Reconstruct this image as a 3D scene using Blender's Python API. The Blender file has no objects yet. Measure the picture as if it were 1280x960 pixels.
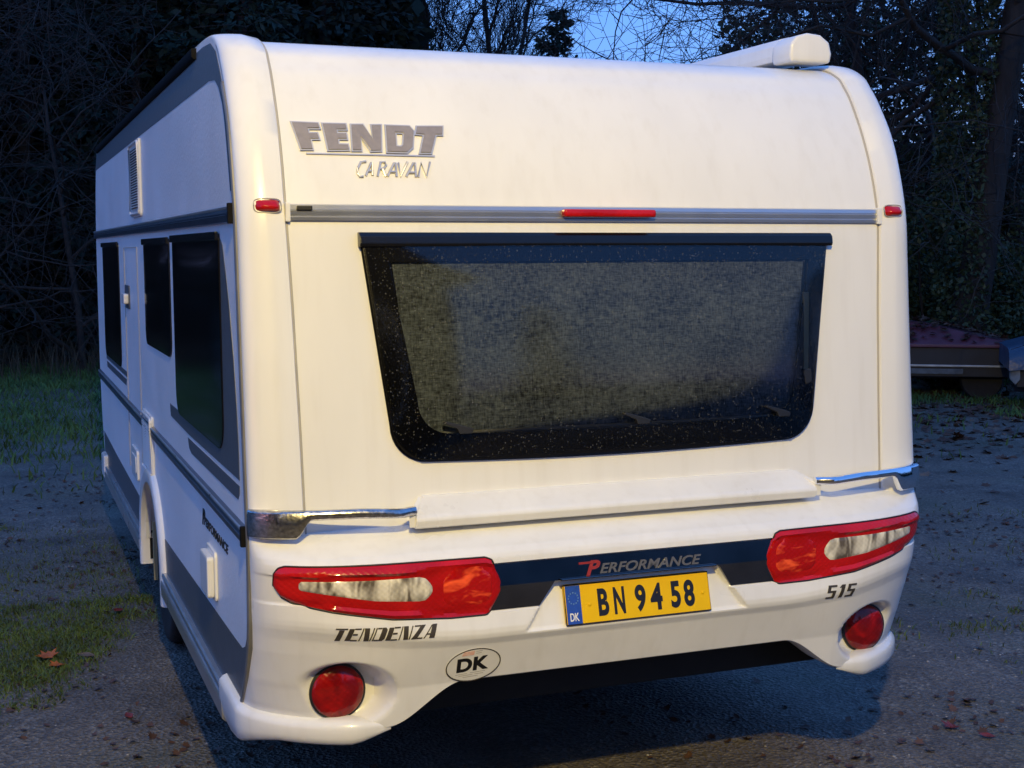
import bpy, bmesh, math, random
import numpy as np
from mathutils import Vector, Matrix, noise as mnoise

random.seed(7)
rng = np.random.default_rng(7)
scene = bpy.context.scene
COL = scene.collection
R = math.radians
PI = math.pi

# ------------------------------------------------------------------ camera
cam_data = bpy.data.cameras.new('camera')
cam = bpy.data.objects.new('camera', cam_data)
COL.objects.link(cam)
cam.location = (-1.855, -3.980, 1.883)
cam.rotation_euler = (R(90 - 5.695), R(0.19), R(-21.0))
cam_data.sensor_width = 36
cam_data.lens = 36 * 1685.5 / 1280
cam_data.clip_start = 0.05
cam_data.clip_end = 600
scene.camera = cam

# ------------------------------------------------------------------ dusk sky
world = bpy.data.worlds.new('World')
scene.world = world
world.use_nodes = True
wn = world.node_tree
bg = wn.nodes['Background']
sky = wn.nodes.new('ShaderNodeTexSky')
sky.sky_type = 'NISHITA'
sky.sun_disc = False
sky.sun_elevation = R(1.5)
sky.sun_rotation = R(235)
sky.ozone_density = 4.0
sky.dust_density = 0.3
sky.air_density = 1.0
tint = wn.nodes.new('ShaderNodeMixRGB')
tint.blend_type = 'MULTIPLY'
tint.inputs[0].default_value = 1.0
tint.inputs[2].default_value = (0.95, 0.70, 0.95, 1)
wn.links.new(sky.outputs[0], tint.inputs[1])
even = wn.nodes.new('ShaderNodeMixRGB')          # flat blue added so the zenith lights upward faces like the horizon
even.inputs[0].default_value = 0.7
even.inputs[2].default_value = (0.082, 0.255, 0.70, 1)
wn.links.new(tint.outputs[0], even.inputs[1])
wn.links.new(even.outputs[0], bg.inputs[0])
bg.inputs[1].default_value = 0.15

# ------------------------------------------------------------------ warm yard lamp above and behind the photographer
lamp_data = bpy.data.lights.new('yard_lamp_light', 'POINT')
lamp_data.color = (1.0, 0.765, 0.275)
lamp_data.energy = 129
lamp_data.shadow_soft_size = 0.07
lamp = bpy.data.objects.new('yard_lamp_light', lamp_data)
lamp.location = (-1.80, -4.60, 4.60)
COL.objects.link(lamp)

vs = scene.view_settings
vs.view_transform = 'Standard'
vs.look = 'None'
vs.gamma = 1
vs.exposure = 3.35
vs.use_curve_mapping = False

# ------------------------------------------------------------------ materials
def mat(name, base, rough=0.5, metal=0.0, coat=0.0, vary=0.0, vscale=6.0, bump=0.0, bscale=40.0,
        bdist=0.01, rvary=0.0, base2=None, spec=0.5, stretch=None, detail=4.0):
    m = bpy.data.materials.new(name)
    m.use_nodes = True
    nt = m.node_tree
    b = nt.nodes['Principled BSDF']
    b.inputs['Base Color'].default_value = (*base, 1)
    b.inputs['Roughness'].default_value = rough
    b.inputs['Metallic'].default_value = metal
    b.inputs['Coat Weight'].default_value = coat
    b.inputs['Coat Roughness'].default_value = 0.08
    b.inputs['Specular IOR Level'].default_value = spec
    geo = nt.nodes.new('ShaderNodeNewGeometry')
    vec = geo.outputs['Position']
    if stretch:
        mp = nt.nodes.new('ShaderNodeMapping')
        mp.inputs['Scale'].default_value = stretch
        nt.links.new(vec, mp.inputs[0])
        vec = mp.outputs[0]
    if vary or base2 or rvary:
        n = nt.nodes.new('ShaderNodeTexNoise')
        n.inputs['Scale'].default_value = vscale
        n.inputs['Detail'].default_value = detail
        nt.links.new(vec, n.inputs['Vector'])
        if vary or base2:
            rp = nt.nodes.new('ShaderNodeValToRGB')
            rp.color_ramp.elements[0].position = 0.32
            rp.color_ramp.elements[1].position = 0.68
            c2 = base2 if base2 else tuple(c * (1 - vary) for c in base)
            rp.color_ramp.elements[0].color = (*c2, 1)
            rp.color_ramp.elements[1].color = (*base, 1)
            nt.links.new(n.outputs['Fac'], rp.inputs[0])
            nt.links.new(rp.outputs[0], b.inputs['Base Color'])
        if rvary:
            mr = nt.nodes.new('ShaderNodeMapRange')
            mr.inputs['To Min'].default_value = max(0.02, rough - rvary)
            mr.inputs['To Max'].default_value = rough + rvary
            nt.links.new(n.outputs['Fac'], mr.inputs['Value'])
            nt.links.new(mr.outputs[0], b.inputs['Roughness'])
    if bump:
        n2 = nt.nodes.new('ShaderNodeTexNoise')
        n2.inputs['Scale'].default_value = bscale
        n2.inputs['Detail'].default_value = 3
        nt.links.new(vec, n2.inputs['Vector'])
        bp = nt.nodes.new('ShaderNodeBump')
        bp.inputs['Strength'].default_value = bump
        bp.inputs['Distance'].default_value = bdist
        nt.links.new(n2.outputs['Fac'], bp.inputs['Height'])
        nt.links.new(bp.outputs[0], b.inputs['Normal'])
    return m

M = {}
M['white'] = mat('white_gelcoat', (0.80, 0.795, 0.775), 0.32, coat=0.35, vary=0.05, vscale=3.2, rvary=0.08, stretch=(1.6, 1.6, 0.5), bump=0.03, bscale=7, bdist=0.02)
M['bumper'] = mat('white_plastic', (0.80, 0.795, 0.775), 0.30, coat=0.4, vary=0.07, vscale=5, rvary=0.08, bump=0.03, bscale=9, bdist=0.02)
def streaks(m, amount=.10):
    """road film that has run down in faint vertical streaks"""
    nt = m.node_tree; b = nt.nodes['Principled BSDF']
    src = b.inputs['Base Color'].links[0].from_socket
    geo = nt.nodes.new('ShaderNodeNewGeometry'); mp = nt.nodes.new('ShaderNodeMapping')
    mp.inputs['Scale'].default_value = (26, 26, 1.1)
    nt.links.new(geo.outputs['Position'], mp.inputs[0])
    n = nt.nodes.new('ShaderNodeTexNoise'); n.inputs['Scale'].default_value = 1; n.inputs['Detail'].default_value = 5
    nt.links.new(mp.outputs[0], n.inputs['Vector'])
    r = nt.nodes.new('ShaderNodeValToRGB')
    r.color_ramp.elements[0].position = .50; r.color_ramp.elements[1].position = .78
    r.color_ramp.elements[0].color = (1, 1, 1, 1)
    r.color_ramp.elements[1].color = (1 - amount, 1 - amount * 1.15, 1 - amount * 1.4, 1)
    nt.links.new(n.outputs['Fac'], r.inputs[0])
    x = nt.nodes.new('ShaderNodeMixRGB'); x.blend_type = 'MULTIPLY'; x.inputs[0].default_value = 1
    nt.links.new(src, x.inputs[1]); nt.links.new(r.outputs[0], x.inputs[2])
    nt.links.new(x.outputs[0], b.inputs['Base Color'])
streaks(M['white'], .045); streaks(M['bumper'], .055)
M['dull_black'] = mat('dull_black', (.010, .010, .012), .7, spec=.05, vary=.3, vscale=20)
M['side'] = mat('hammered_white_sheet', (0.74, 0.75, 0.76), 0.38, vary=0.06, vscale=3, bump=0.35, bscale=75, bdist=0.004, rvary=0.1)
M['seal'] = mat('grey_seam_sealant', (0.38, 0.36, 0.33), 0.6)
M['alu'] = mat('brushed_aluminium', (0.58, 0.59, 0.61), 0.30, metal=0.85, vary=0.08, vscale=9, rvary=0.06)
M['alu_dark'] = mat('dark_anodised_rail', (0.10, 0.12, 0.16), 0.3, metal=0.7, vary=0.3, vscale=12)
M['chrome'] = mat('chrome', (0.80, 0.81, 0.83), 0.12, metal=1.0, bump=0.10, bscale=45, bdist=0.004, rvary=0.05)
M['chrome_wet'] = mat('wet_chrome', (0.62, 0.61, 0.60), 0.22, metal=1.0, bump=0.16, bscale=110, bdist=0.005, rvary=0.1, vary=.45, vscale=90)
M['trim_grey'] = mat('grey_edge_trim', (0.20, 0.20, 0.205), 0.45, metal=.3, vary=.2, vscale=12)
M['silver_word'] = mat('satin_silver', (0.60, 0.58, 0.56), 0.30, metal=.55)
M['strip'] = mat('dark_polished_strip', (0.19, 0.19, 0.195), 0.09, metal=1.0, vary=0.25, vscale=9, rvary=0.04, bump=.10, bscale=14, bdist=.006)
M['black'] = mat('black_acrylic_edge', (0.004, 0.004, 0.005), 0.22, vary=0.3, vscale=30, bump=.15, bscale=160, bdist=.002)
M['black_matt'] = mat('black_plastic', (0.012, 0.012, 0.013), 0.5, vary=0.4, vscale=14)
M['under'] = mat('black_underbody', (0.010, 0.009, 0.008), 0.8, vary=0.5, vscale=8)
M['grey_print'] = mat('anthracite_vinyl', (0.085, 0.095, 0.11), 0.4, vary=0.12, vscale=20, bump=.25, bscale=75, bdist=.004)
M['letter'] = mat('dark_lettering', (0.055, 0.045, 0.035), 0.45, vary=0.2, vscale=40)
M['letter_grey'] = mat('grey_enamel_letters', (0.27, 0.245, 0.25), 0.35, coat=.3, vary=0.15, vscale=50)
M['letter_light'] = mat('silver_letters', (0.19, 0.185, 0.185), 0.4, metal=.4, vary=0.2, vscale=60)
M['ink'] = mat('black_ink', (0.006, 0.005, 0.005), 0.45)
M['yellow'] = mat('yellow_plate', (0.82, 0.50, 0.002), 0.5, vary=0.06, vscale=20, spec=.2)
M['blue'] = mat('blue_plate_band', (0.015, 0.07, 0.42), 0.4, vary=0.15, vscale=90)
M['white_ink'] = mat('white_ink', (0.75, 0.75, 0.75), 0.5)
M['red_ink'] = mat('red_ink', (0.34, 0.03, 0.03), 0.45, vary=.2, vscale=60)
M['red_faded'] = mat('faded_red_ink', (0.72, 0.36, 0.26), 0.5, vary=.25, vscale=120, base2=(.78, .55, .45))
M['grey_ink'] = mat('grey_small_print', (0.42, 0.40, 0.35), 0.5)
M['sticker'] = mat('sticker_film', (0.74, 0.73, 0.68), 0.4, vary=.05, vscale=30)
M['tyre'] = mat('tyre_rubber', (0.012, 0.012, 0.013), 0.75, vary=0.4, vscale=20, bump=.4, bscale=60)
M['rim'] = mat('steel_rim', (0.35, 0.36, 0.38), 0.35, metal=0.8)

def lens_mat(name, dark, bright, patch=11.0, prism=95.0, lo=.42, hi=.66, squash=(1, 1, 1)):
    """moulded lens: rows of small prisms, colour mottled in dark and bright patches"""
    m = bpy.data.materials.new(name)
    m.use_nodes = True
    nt = m.node_tree
    b = nt.nodes['Principled BSDF']
    geo = nt.nodes.new('ShaderNodeNewGeometry')
    n = nt.nodes.new('ShaderNodeTexNoise')
    n.inputs['Scale'].default_value = patch
    n.inputs['Detail'].default_value = 1.5
    n.inputs['Distortion'].default_value = 0.8
    mp = nt.nodes.new('ShaderNodeMapping')
    mp.inputs['Scale'].default_value = squash
    nt.links.new(geo.outputs['Position'], mp.inputs[0])
    nt.links.new(mp.outputs[0], n.inputs['Vector'])
    sep = nt.nodes.new('ShaderNodeSeparateXYZ')
    nt.links.new(geo.outputs['Position'], sep.inputs[0])
    waves = []
    for ax, k in ((0, prism), (2, prism * 1.15)):
        mu = nt.nodes.new('ShaderNodeMath'); mu.operation = 'MULTIPLY'; mu.inputs[1].default_value = k * 6.2832 / 2
        nt.links.new(sep.outputs[ax], mu.inputs[0])
        sn = nt.nodes.new('ShaderNodeMath'); sn.operation = 'SINE'
        nt.links.new(mu.outputs[0], sn.inputs[0]); waves.append(sn.outputs[0])
    pr = nt.nodes.new('ShaderNodeMath'); pr.operation = 'MULTIPLY'
    nt.links.new(waves[0], pr.inputs[0]); nt.links.new(waves[1], pr.inputs[1])
    ad = nt.nodes.new('ShaderNodeMath'); ad.operation = 'MULTIPLY_ADD'; ad.inputs[1].default_value = .010
    nt.links.new(pr.outputs[0], ad.inputs[0]); nt.links.new(n.outputs['Fac'], ad.inputs[2])
    rp = nt.nodes.new('ShaderNodeValToRGB')
    rp.color_ramp.elements[0].position = lo
    rp.color_ramp.elements[1].position = hi
    rp.color_ramp.elements[0].color = (*dark, 1)
    rp.color_ramp.elements[1].color = (*bright, 1)
    nt.links.new(ad.outputs[0], rp.inputs[0])
    nt.links.new(rp.outputs[0], b.inputs['Base Color'])
    b.inputs['Roughness'].default_value = 0.3
    b.inputs['Coat Weight'].default_value = 0.55
    b.inputs['Coat Roughness'].default_value = 0.05
    b.inputs['Specular IOR Level'].default_value = 0.15
    bp = nt.nodes.new('ShaderNodeBump')
    bp.inputs['Strength'].default_value = 0.22
    bp.inputs['Distance'].default_value = 0.0015
    nt.links.new(pr.outputs[0], bp.inputs['Height'])
    nt.links.new(bp.outputs[0], b.inputs['Normal'])
    return m

M['red_lens'] = lens_mat('red_lens', (0.40, 0.003, 0.003), (0.52, 0.006, 0.005), patch=6)
M['red_reflector'] = lens_mat('red_lens_painted_glints', (0.42, 0.004, 0.003), (1.0, 0.11, 0.03), patch=26, lo=.50, hi=.72, squash=(.55, 1, 1.5))  # bright streaks painted into the colour as reflector glints
M['clear_lens'] = lens_mat('clear_lens_painted_glints', (0.12, 0.10, 0.08), (0.85, 0.80, 0.66), patch=20, prism=105, lo=.36, hi=.66, squash=(1.3, 1, .5))  # light and dark bands in the colour imitate the reflector's glints
M['fog_lens'] = lens_mat('dark_red_lens', (0.16, 0.002, 0.003), (0.34, 0.004, 0.004), patch=14)

# window pane: tinted acrylic with rain specks
def pane_mat(name, tint, spec_dots=True):
    m = bpy.data.materials.new(name)
    m.use_nodes = True
    nt = m.node_tree
    for n in list(nt.nodes):
        nt.nodes.remove(n)
    out = nt.nodes.new('ShaderNodeOutputMaterial')
    tr = nt.nodes.new('ShaderNodeBsdfTransparent')
    tr.inputs[0].default_value = (*tint, 1)
    gl = nt.nodes.new('ShaderNodeBsdfGlossy')
    gl.inputs['Roughness'].default_value = 0.10
    fr = nt.nodes.new('ShaderNodeFresnel')
    fr.inputs['IOR'].default_value = 1.55
    mx = nt.nodes.new('ShaderNodeMixShader')
    nt.links.new(fr.outputs[0], mx.inputs[0])
    nt.links.new(tr.outputs[0], mx.inputs[1])
    nt.links.new(gl.outputs[0], mx.inputs[2])
    last = mx.outputs[0]
    if spec_dots:
        geo = nt.nodes.new('ShaderNodeNewGeometry')
        vo = nt.nodes.new('ShaderNodeTexVoronoi')
        vo.inputs['Scale'].default_value = 150
        nt.links.new(geo.outputs['Position'], vo.inputs['Vector'])
        sep = nt.nodes.new('ShaderNodeSeparateColor')
        nt.links.new(vo.outputs['Color'], sep.inputs[0])
        # droplet radius differs from cell to cell, most cells are dry
        thr = nt.nodes.new('ShaderNodeMapRange')
        thr.inputs['From Min'].default_value = 0.40
        thr.inputs['From Max'].default_value = 1.0
        thr.inputs['To Min'].default_value = 0.0
        thr.inputs['To Max'].default_value = 0.36
        nt.links.new(sep.outputs[0], thr.inputs['Value'])
        lt = nt.nodes.new('ShaderNodeMath')
        lt.operation = 'LESS_THAN'
        nt.links.new(vo.outputs['Distance'], lt.inputs[0])
        nt.links.new(thr.outputs[0], lt.inputs[1])
        sc = nt.nodes.new('ShaderNodeMath')
        sc.operation = 'MULTIPLY'
        sc.inputs[1].default_value = 0.085
        nt.links.new(lt.outputs[0], sc.inputs[0])
        df = nt.nodes.new('ShaderNodeBsdfDiffuse')
        df.inputs[0].default_value = (0.75, 0.75, 0.75, 1)
        m2 = nt.nodes.new('ShaderNodeMixShader')
        nt.links.new(sc.outputs[0], m2.inputs[0])
        nt.links.new(last, m2.inputs[1])
        nt.links.new(df.outputs[0], m2.inputs[2])
        last = m2.outputs[0]
    nt.links.new(last, out.inputs[0])
    return m
M['pane'] = pane_mat('smoked_acrylic_pane', (0.60, 0.61, 0.63))
M['side_pane'] = mat('dark_side_acrylic', (0.003, 0.003, 0.004), 0.12, vary=.3, vscale=20, spec=.4)

def blind_mat():
    m = bpy.data.materials.new('woven_window_blind')
    m.use_nodes = True
    nt = m.node_tree
    b = nt.nodes['Principled BSDF']
    b.inputs['Roughness'].default_value = 0.9
    geo = nt.nodes.new('ShaderNodeNewGeometry')
    ramps = []
    for sc in ((230, 40, 45), (40, 40, 260), (60, 40, 90), (4, 4, 6)):
        mp = nt.nodes.new('ShaderNodeMapping')
        mp.inputs['Scale'].default_value = sc
        nt.links.new(geo.outputs['Position'], mp.inputs[0])
        n = nt.nodes.new('ShaderNodeTexNoise')
        n.inputs['Scale'].default_value = 1
        n.inputs['Detail'].default_value = 2
        nt.links.new(mp.outputs[0], n.inputs['Vector'])
        ramps.append(n.outputs['Fac'])
    a1 = nt.nodes.new('ShaderNodeMath'); a1.operation = 'ADD'
    nt.links.new(ramps[0], a1.inputs[0]); nt.links.new(ramps[1], a1.inputs[1])
    a2 = nt.nodes.new('ShaderNodeMath'); a2.operation = 'ADD'
    nt.links.new(a1.outputs[0], a2.inputs[0]); nt.links.new(ramps[2], a2.inputs[1])
    a3 = nt.nodes.new('ShaderNodeMath'); a3.operation = 'ADD'
    h3 = nt.nodes.new('ShaderNodeMath'); h3.operation = 'MULTIPLY'; h3.inputs[1].default_value = .8
    nt.links.new(ramps[3], h3.inputs[0])
    nt.links.new(a2.outputs[0], a3.inputs[0]); nt.links.new(h3.outputs[0], a3.inputs[1])
    mr = nt.nodes.new('ShaderNodeMapRange')
    mr.inputs['From Min'].default_value = 1.5
    mr.inputs['From Max'].default_value = 2.6
    nt.links.new(a3.outputs[0], mr.inputs['Value'])
    rp = nt.nodes.new('ShaderNodeValToRGB')
    rp.color_ramp.elements[0].color = (0.016, 0.020, 0.027, 1)
    rp.color_ramp.elements[1].color = (0.27, 0.325, 0.42, 1)
    nt.links.new(mr.outputs[0], rp.inputs[0])
    nt.links.new(rp.outputs[0], b.inputs['Base Color'])
    return m
M['blind'] = blind_mat()

# ------------------------------------------------------------------ object helpers
def link(o, parent=None):
    COL.objects.link(o)
    if parent is not None:
        o.parent = parent
        top = parent
        if parent.parent is None:
            o.location = -Vector(parent.location)
    return o

def obj(name, verts, faces, material, parent=None, smooth=None, bevel=0.0, kind=None, segs=2):
    me = bpy.data.meshes.new(name)
    me.from_pydata([tuple(v) for v in verts], [], faces)
    me.validate()
    bm = bmesh.new(); bm.from_mesh(me)
    bmesh.ops.recalc_face_normals(bm, faces=bm.faces)
    if bevel:
        es = [e for e in bm.edges if len(e.link_faces) == 2 and e.calc_face_angle(0) > 0.5]
        bmesh.ops.bevel(bm, geom=es, offset=bevel, segments=segs, affect='EDGES', profile=0.6, clamp_overlap=True)
    bm.to_mesh(me); bm.free()
    if smooth is not None:
        for p in me.polygons: p.use_smooth = True
        me.set_sharp_from_angle(angle=R(smooth))
    me.materials.append(material)
    o = bpy.data.objects.new(name, me)
    if kind: o['kind'] = kind
    return link(o, parent)

def raw(name, verts, faces, material, parent=None, kind=None, smooth=False, uniform=None):
    """fast path for numpy meshes whose faces all have the same number of corners"""
    verts = np.asarray(verts, np.float32); faces = np.asarray(faces, np.int32)
    me = bpy.data.meshes.new(name)
    nf, k = faces.shape
    me.vertices.add(len(verts)); me.vertices.foreach_set('co', verts.ravel())
    me.loops.add(nf * k); me.loops.foreach_set('vertex_index', faces.ravel())
    me.polygons.add(nf); me.polygons.foreach_set('loop_start', np.arange(nf, dtype=np.int32) * k)
    if smooth:
        me.polygons.foreach_set('use_smooth', np.ones(nf, bool))
    me.update(calc_edges=True)
    me.materials.append(material)
    o = bpy.data.objects.new(name, me)
    if kind: o['kind'] = kind
    return link(o, parent)

class MB:
    def __init__(s): s.v = []; s.f = []
    def add(s, v, f):
        k = len(s.v); s.v += [tuple(p) for p in v]; s.f += [[i + k for i in q] for q in f]; return s
    def box(s, x0, x1, y0, y1, z0, z1):
        v = [(x, y, z) for x in (x0, x1) for y in (y0, y1) for z in (z0, z1)]
        return s.add(v, [(0, 1, 3, 2), (4, 6, 7, 5), (0, 4, 5, 1), (2, 3, 7, 6), (0, 2, 6, 4), (1, 5, 7, 3)])
    def prism(s, poly, d):
        """poly: 3D points of one face; d: offset vector to the other face"""
        n = len(poly); d = Vector(d)
        v = [Vector(p) for p in poly] + [Vector(p) + d for p in poly]
        return s.add(v, [list(range(n))[::-1], list(range(n, 2 * n))] + [[i, (i + 1) % n, n + (i + 1) % n, n + i] for i in range(n)])
    def tube(s, pts, r, n=8, caps=True):
        pts = [Vector(p) for p in pts]; m = len(pts)
        rr = r if isinstance(r, (list, tuple)) else [r] * m
        ref = Vector((0, 0, 1)); v = []
        for i, p in enumerate(pts):
            t = (pts[min(i + 1, m - 1)] - pts[max(i - 1, 0)]).normalized()
            a = t.cross(ref)
            if a.length < 1e-3: a = t.cross(Vector((1, 0, 0)))
            a.normalize(); b = t.cross(a)
            for k in range(n):
                th = 2 * PI * k / n
                v.append(p + a * math.cos(th) * rr[i] + b * math.sin(th) * rr[i])
        f = [[i * n + k, i * n + (k + 1) % n, (i + 1) * n + (k + 1) % n, (i + 1) * n + k] for i in range(m - 1) for k in range(n)]
        if caps: f += [list(range(n))[::-1], [(m - 1) * n + k for k in range(n)]]
        return s.add(v, f)
    def grid(s, rows):
        """rows: list of equally long point lists"""
        m = len(rows); n = len(rows[0]); v = [p for r in rows for p in r]
        return s.add(v, [[i * n + j, i * n + j + 1, (i + 1) * n + j + 1, (i + 1) * n + j] for i in range(m - 1) for j in range(n - 1)])
    def build(s, name, material, parent=None, **k):
        return obj(name, s.v, s.f, material, parent, **k)

def lathe(prof, axis_o, axis_d, n=32):
    """prof: (radius, height along axis) pairs"""
    d = Vector(axis_d).normalized(); a = d.orthogonal().normalized(); b = d.cross(a); o = Vector(axis_o)
    v = []; f = []
    for r, h in prof:
        for k in range(n):
            t = 2 * PI * k / n
            v.append(o + d * h + a * (r * math.cos(t)) + b * (r * math.sin(t)))
    m = len(prof)
    for i in range(m - 1):
        for k in range(n):
            f.append([i * n + k, i * n + (k + 1) % n, (i + 1) * n + (k + 1) % n, (i + 1) * n + k])
    f.append(list(range(n))[::-1]); f.append([(m - 1) * n + k for k in range(n)])
    return v, f

def empty(name, loc, label, cat, group=None):
    o = bpy.data.objects.new(name, None)
    COL.objects.link(o); o.location = loc
    o.empty_display_size = 0.2
    return tag(o, label, cat, group)

def tag(o, label, cat, group=None):
    o['label'] = label; o['category'] = cat
    if group: o['group'] = group
    return o

def interp(x, pts):
    """piecewise linear through (x, y) pairs sorted by x"""
    if x <= pts[0][0]: return pts[0][1]
    for (a, b), (c, d) in zip(pts, pts[1:]):
        if x <= c: return b + (d - b) * (x - a) / (c - a)
    return pts[-1][1]

def sstep(a, b, x):
    t = min(1, max(0, (x - a) / (b - a))); return t * t * (3 - 2 * t)

def spline(pts, k=4):
    """Catmull-Rom through tuples"""
    P = [np.array(p, float) for p in pts]; out = []
    for i in range(len(P) - 1):
        p0 = P[i - 1] if i else 2 * P[0] - P[1]; p1 = P[i]; p2 = P[i + 1]
        p3 = P[i + 2] if i + 2 < len(P) else 2 * P[-1] - P[-2]
        for j in range(k):
            t = j / k
            out.append(0.5 * (2 * p1 + (p2 - p0) * t + (2 * p0 - 5 * p1 + 4 * p2 - p3) * t * t + (3 * p1 - p0 - 3 * p2 + p3) * t ** 3))
    out.append(P[-1]); return out

def text_mesh(body, shear=0.0, offset=0.0, spacing=1.0):
    cu = bpy.data.curves.new('t', 'FONT')
    cu.body = body; cu.shear = shear; cu.offset = offset; cu.space_character = spacing
    cu.resolution_u = 6
    o = bpy.data.objects.new('t', cu); COL.objects.link(o)
    dg = bpy.context.evaluated_depsgraph_get()
    me = bpy.data.meshes.new_from_object(o.evaluated_get(dg))
    v = [tuple(q.co) for q in me.vertices]; f = [list(p.vertices) for p in me.polygons]
    bpy.data.objects.remove(o); bpy.data.meshes.remove(me); bpy.data.curves.remove(cu)
    xs = [p[0] for p in v]; ys = [p[1] for p in v]
    x0, x1, y0, y1 = min(xs), max(xs), min(ys), max(ys)
    return [((p[0] - x0) / (x1 - x0), (p[1] - y0) / (y1 - y0)) for p in v], f

def solid_faces(v2, f, place, depth):
    """flat (u, v) outline faces lifted on a surface by place(u, v, lift) and given a real thickness"""
    n = len(v2)
    top = [place(u, w, depth) for u, w in v2]; bot = [place(u, w, 0.0) for u, w in v2]
    cnt = {}
    for q in f:
        for a, b in zip(q, q[1:] + q[:1]):
            cnt[(a, b)] = 1
    side = [[a, b, b + n, a + n] for (a, b) in cnt if (b, a) not in cnt]
    return top + bot, f + side

# =================================================================== CARAVAN
caravan = empty('caravan', (0, 2.6, 0), 'white touring caravan seen from its rear with red tail lights and a yellow number plate', 'caravan')
HW = 1.181                                   # half width at the side walls
# rear wall profile (y, z) along the seams and the line where the corner meets the side wall
SEAM = [(-.088, 1.0), (-.080, 1.085), (-.058, 1.35), (-.045, 1.5), (-.030, 1.67), (-.016, 1.85), (.000, 2.0), (.042, 2.15), (.098, 2.28),
        (.168, 2.40), (.212, 2.455), (.260, 2.50), (.37, 2.540), (.555, 2.555), (.90, 2.560)]
EDGE = [(-.050, 1.0), (-.042, 1.085), (-.016, 1.35), (-.002, 1.5), (.014, 1.67), (.030, 1.85), (.046, 2.0), (.085, 2.15), (.135, 2.28),
        (.215, 2.39), (.268, 2.45), (.325, 2.505), (.42, 2.548), (.57, 2.562), (.90, 2.567)]
SX = [1.020, 1.022, 1.026, 1.03, 1.034, 1.04, 1.045, 1.045, 1.045, 1.045, 1.045, 1.045, 1.045, 1.045, 1.045]
st = spline([(a[0], a[1], b[0], b[1], x) for a, b, x in zip(SEAM, EDGE, SX)], 5)

def rear_y(z):
    return interp(z, [(s[1], s[0]) for s in st if s[1] <= 2.53])
def rear_pt(x, z, lift=0.0):
    dz = (rear_y(z + .01) - rear_y(z - .01)) / .02
    n = Vector((0, -1, dz)).normalized()
    return (x, rear_y(z) + n.y * lift, z + n.z * lift)

# ---- corner pillars
def pillar(sign):
    rows = []
    for i, s in enumerate(st):
        a = st[max(i - 1, 0)]; b = st[min(i + 1, len(st) - 1)]
        t = Vector((0, b[0] - a[0], b[1] - a[1])).normalized()
        n = Vector((0, -t.z, t.y))                       # outward
        row = [Vector((s[4] - .004, s[0], s[1])) - n * .03, Vector((s[4], s[0], s[1])) + n * .004, Vector((s[4] + .004, s[0], s[1])) + n * .011]
        for k in range(1, 15):
            ph = PI / 2 * k / 14
            x = s[4] + .040 + (HW - s[4] - .040) * math.sin(ph) ** .94
            w = 1 - math.cos(ph) ** .94
            row.append(Vector((x, s[0] + (s[2] - s[0]) * w, s[1] + (s[3] - s[1]) * w)) + n * (.020 * math.cos(ph) ** .5 if k < 14 else 0))
        row.append(Vector((HW - .02, s[2] + .02, s[3] - .01)))
        rows.append([(p.x * sign, p.y, p.z) for p in row])
    b = MB().grid(rows)
    m = len(rows[0]); b.f.append(list(range(m)))
    return b.build('corner_pillar', M['white'], caravan, smooth=50)
pillar(-1); pillar(1)

# ---- rear wall: two moulded panels, parted by the rail
def rear_panel(z0, z1, half):
    rows = []
    path = [s for s in st if z0 - 1e-6 <= s[1] <= z1 + 1e-6]
    path = [(rear_y(z0), z0)] + [(s[0], s[1]) for s in path] + ([(rear_y(z1), z1)] if z1 < 2.5 else [(1.4, 2.562), (5.35, 2.562)])
    for y, z in path:
        sx = half(z)
        rows.append([(x, y, z) for x in np.linspace(-sx, sx, 9)])
    return MB().grid(rows).build('rear_panel', M['white'], caravan, smooth=40)
hx = lambda z: interp(z, [(1.085, 1.018), (2.0, 1.041), (3, 1.041)])
rear_panel(0.98, 1.975, hx)
rear_panel(2.012, 2.6, hx)
# grey sealant lines along the seams
for sg in (-1, 1):
    b = MB()
    pts = []
    for i, s in enumerate(st):
        pts.append((sg * (s[4] - .003), s[0] + .001, s[1] + .001))
    b.tube(pts, .0045, 6)
    b.build('seam_sealant', M['seal'], caravan, smooth=60)

# ---- side walls, roof edge, front, floor
def side_outline():
    o = [(.150, .456), (.09, .52), (.03, .60), (-.022, .70), (-.040, .78), (-.050, .90)]
    o += [(s[2], s[3]) for s in st if s[2] < .88]
    o += [(5.30, 2.560), (5.45, 2.54), (5.58, 2.44), (5.69, 2.25), (5.77, 2.0), (5.80, 1.6), (5.81, 1.05), (5.74, .72), (5.57, .43)]
    o += [(2.58 + .40 * math.cos(a), .40 + .40 * math.sin(a)) for a in np.linspace(.08, PI - .08, 15)]
    return o
SO = side_outline()
for sg in (-1, 1):
    b = MB().prism([(sg * HW, y, z) for y, z in SO], (-sg * .025, 0, 0))
    b.build('side_wall', M['side'], caravan)
front = [(5.25, 2.56), (5.42, 2.545), (5.57, 2.45), (5.68, 2.25), (5.765, 2.0), (5.795, 1.6), (5.805, 1.05), (5.735, .72), (5.565, .44)]
MB().grid([[(x, y, z) for x in (-1.176, -.6, 0, .6, 1.176)] for y, z in spline(front, 3)]).build('front_panel', M['white'], caravan, smooth=50)
MB().box(-1.12, 1.12, .20, 5.55, .44, .50).build('floor_pan', M['under'], caravan)
MB().box(-.05, .05, 1.2, 5.5, .36, .45).build('chassis_beam', M['under'], caravan)
MB().box(-.95, .95, .02, .06, .42, .66).build('rear_valance', M['under'], caravan, bevel=.006)
MB().tube([(-1.0, 2.58, .33), (1.0, 2.58, .33)], .035, 10).build('axle', M['under'], caravan, smooth=60)
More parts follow.
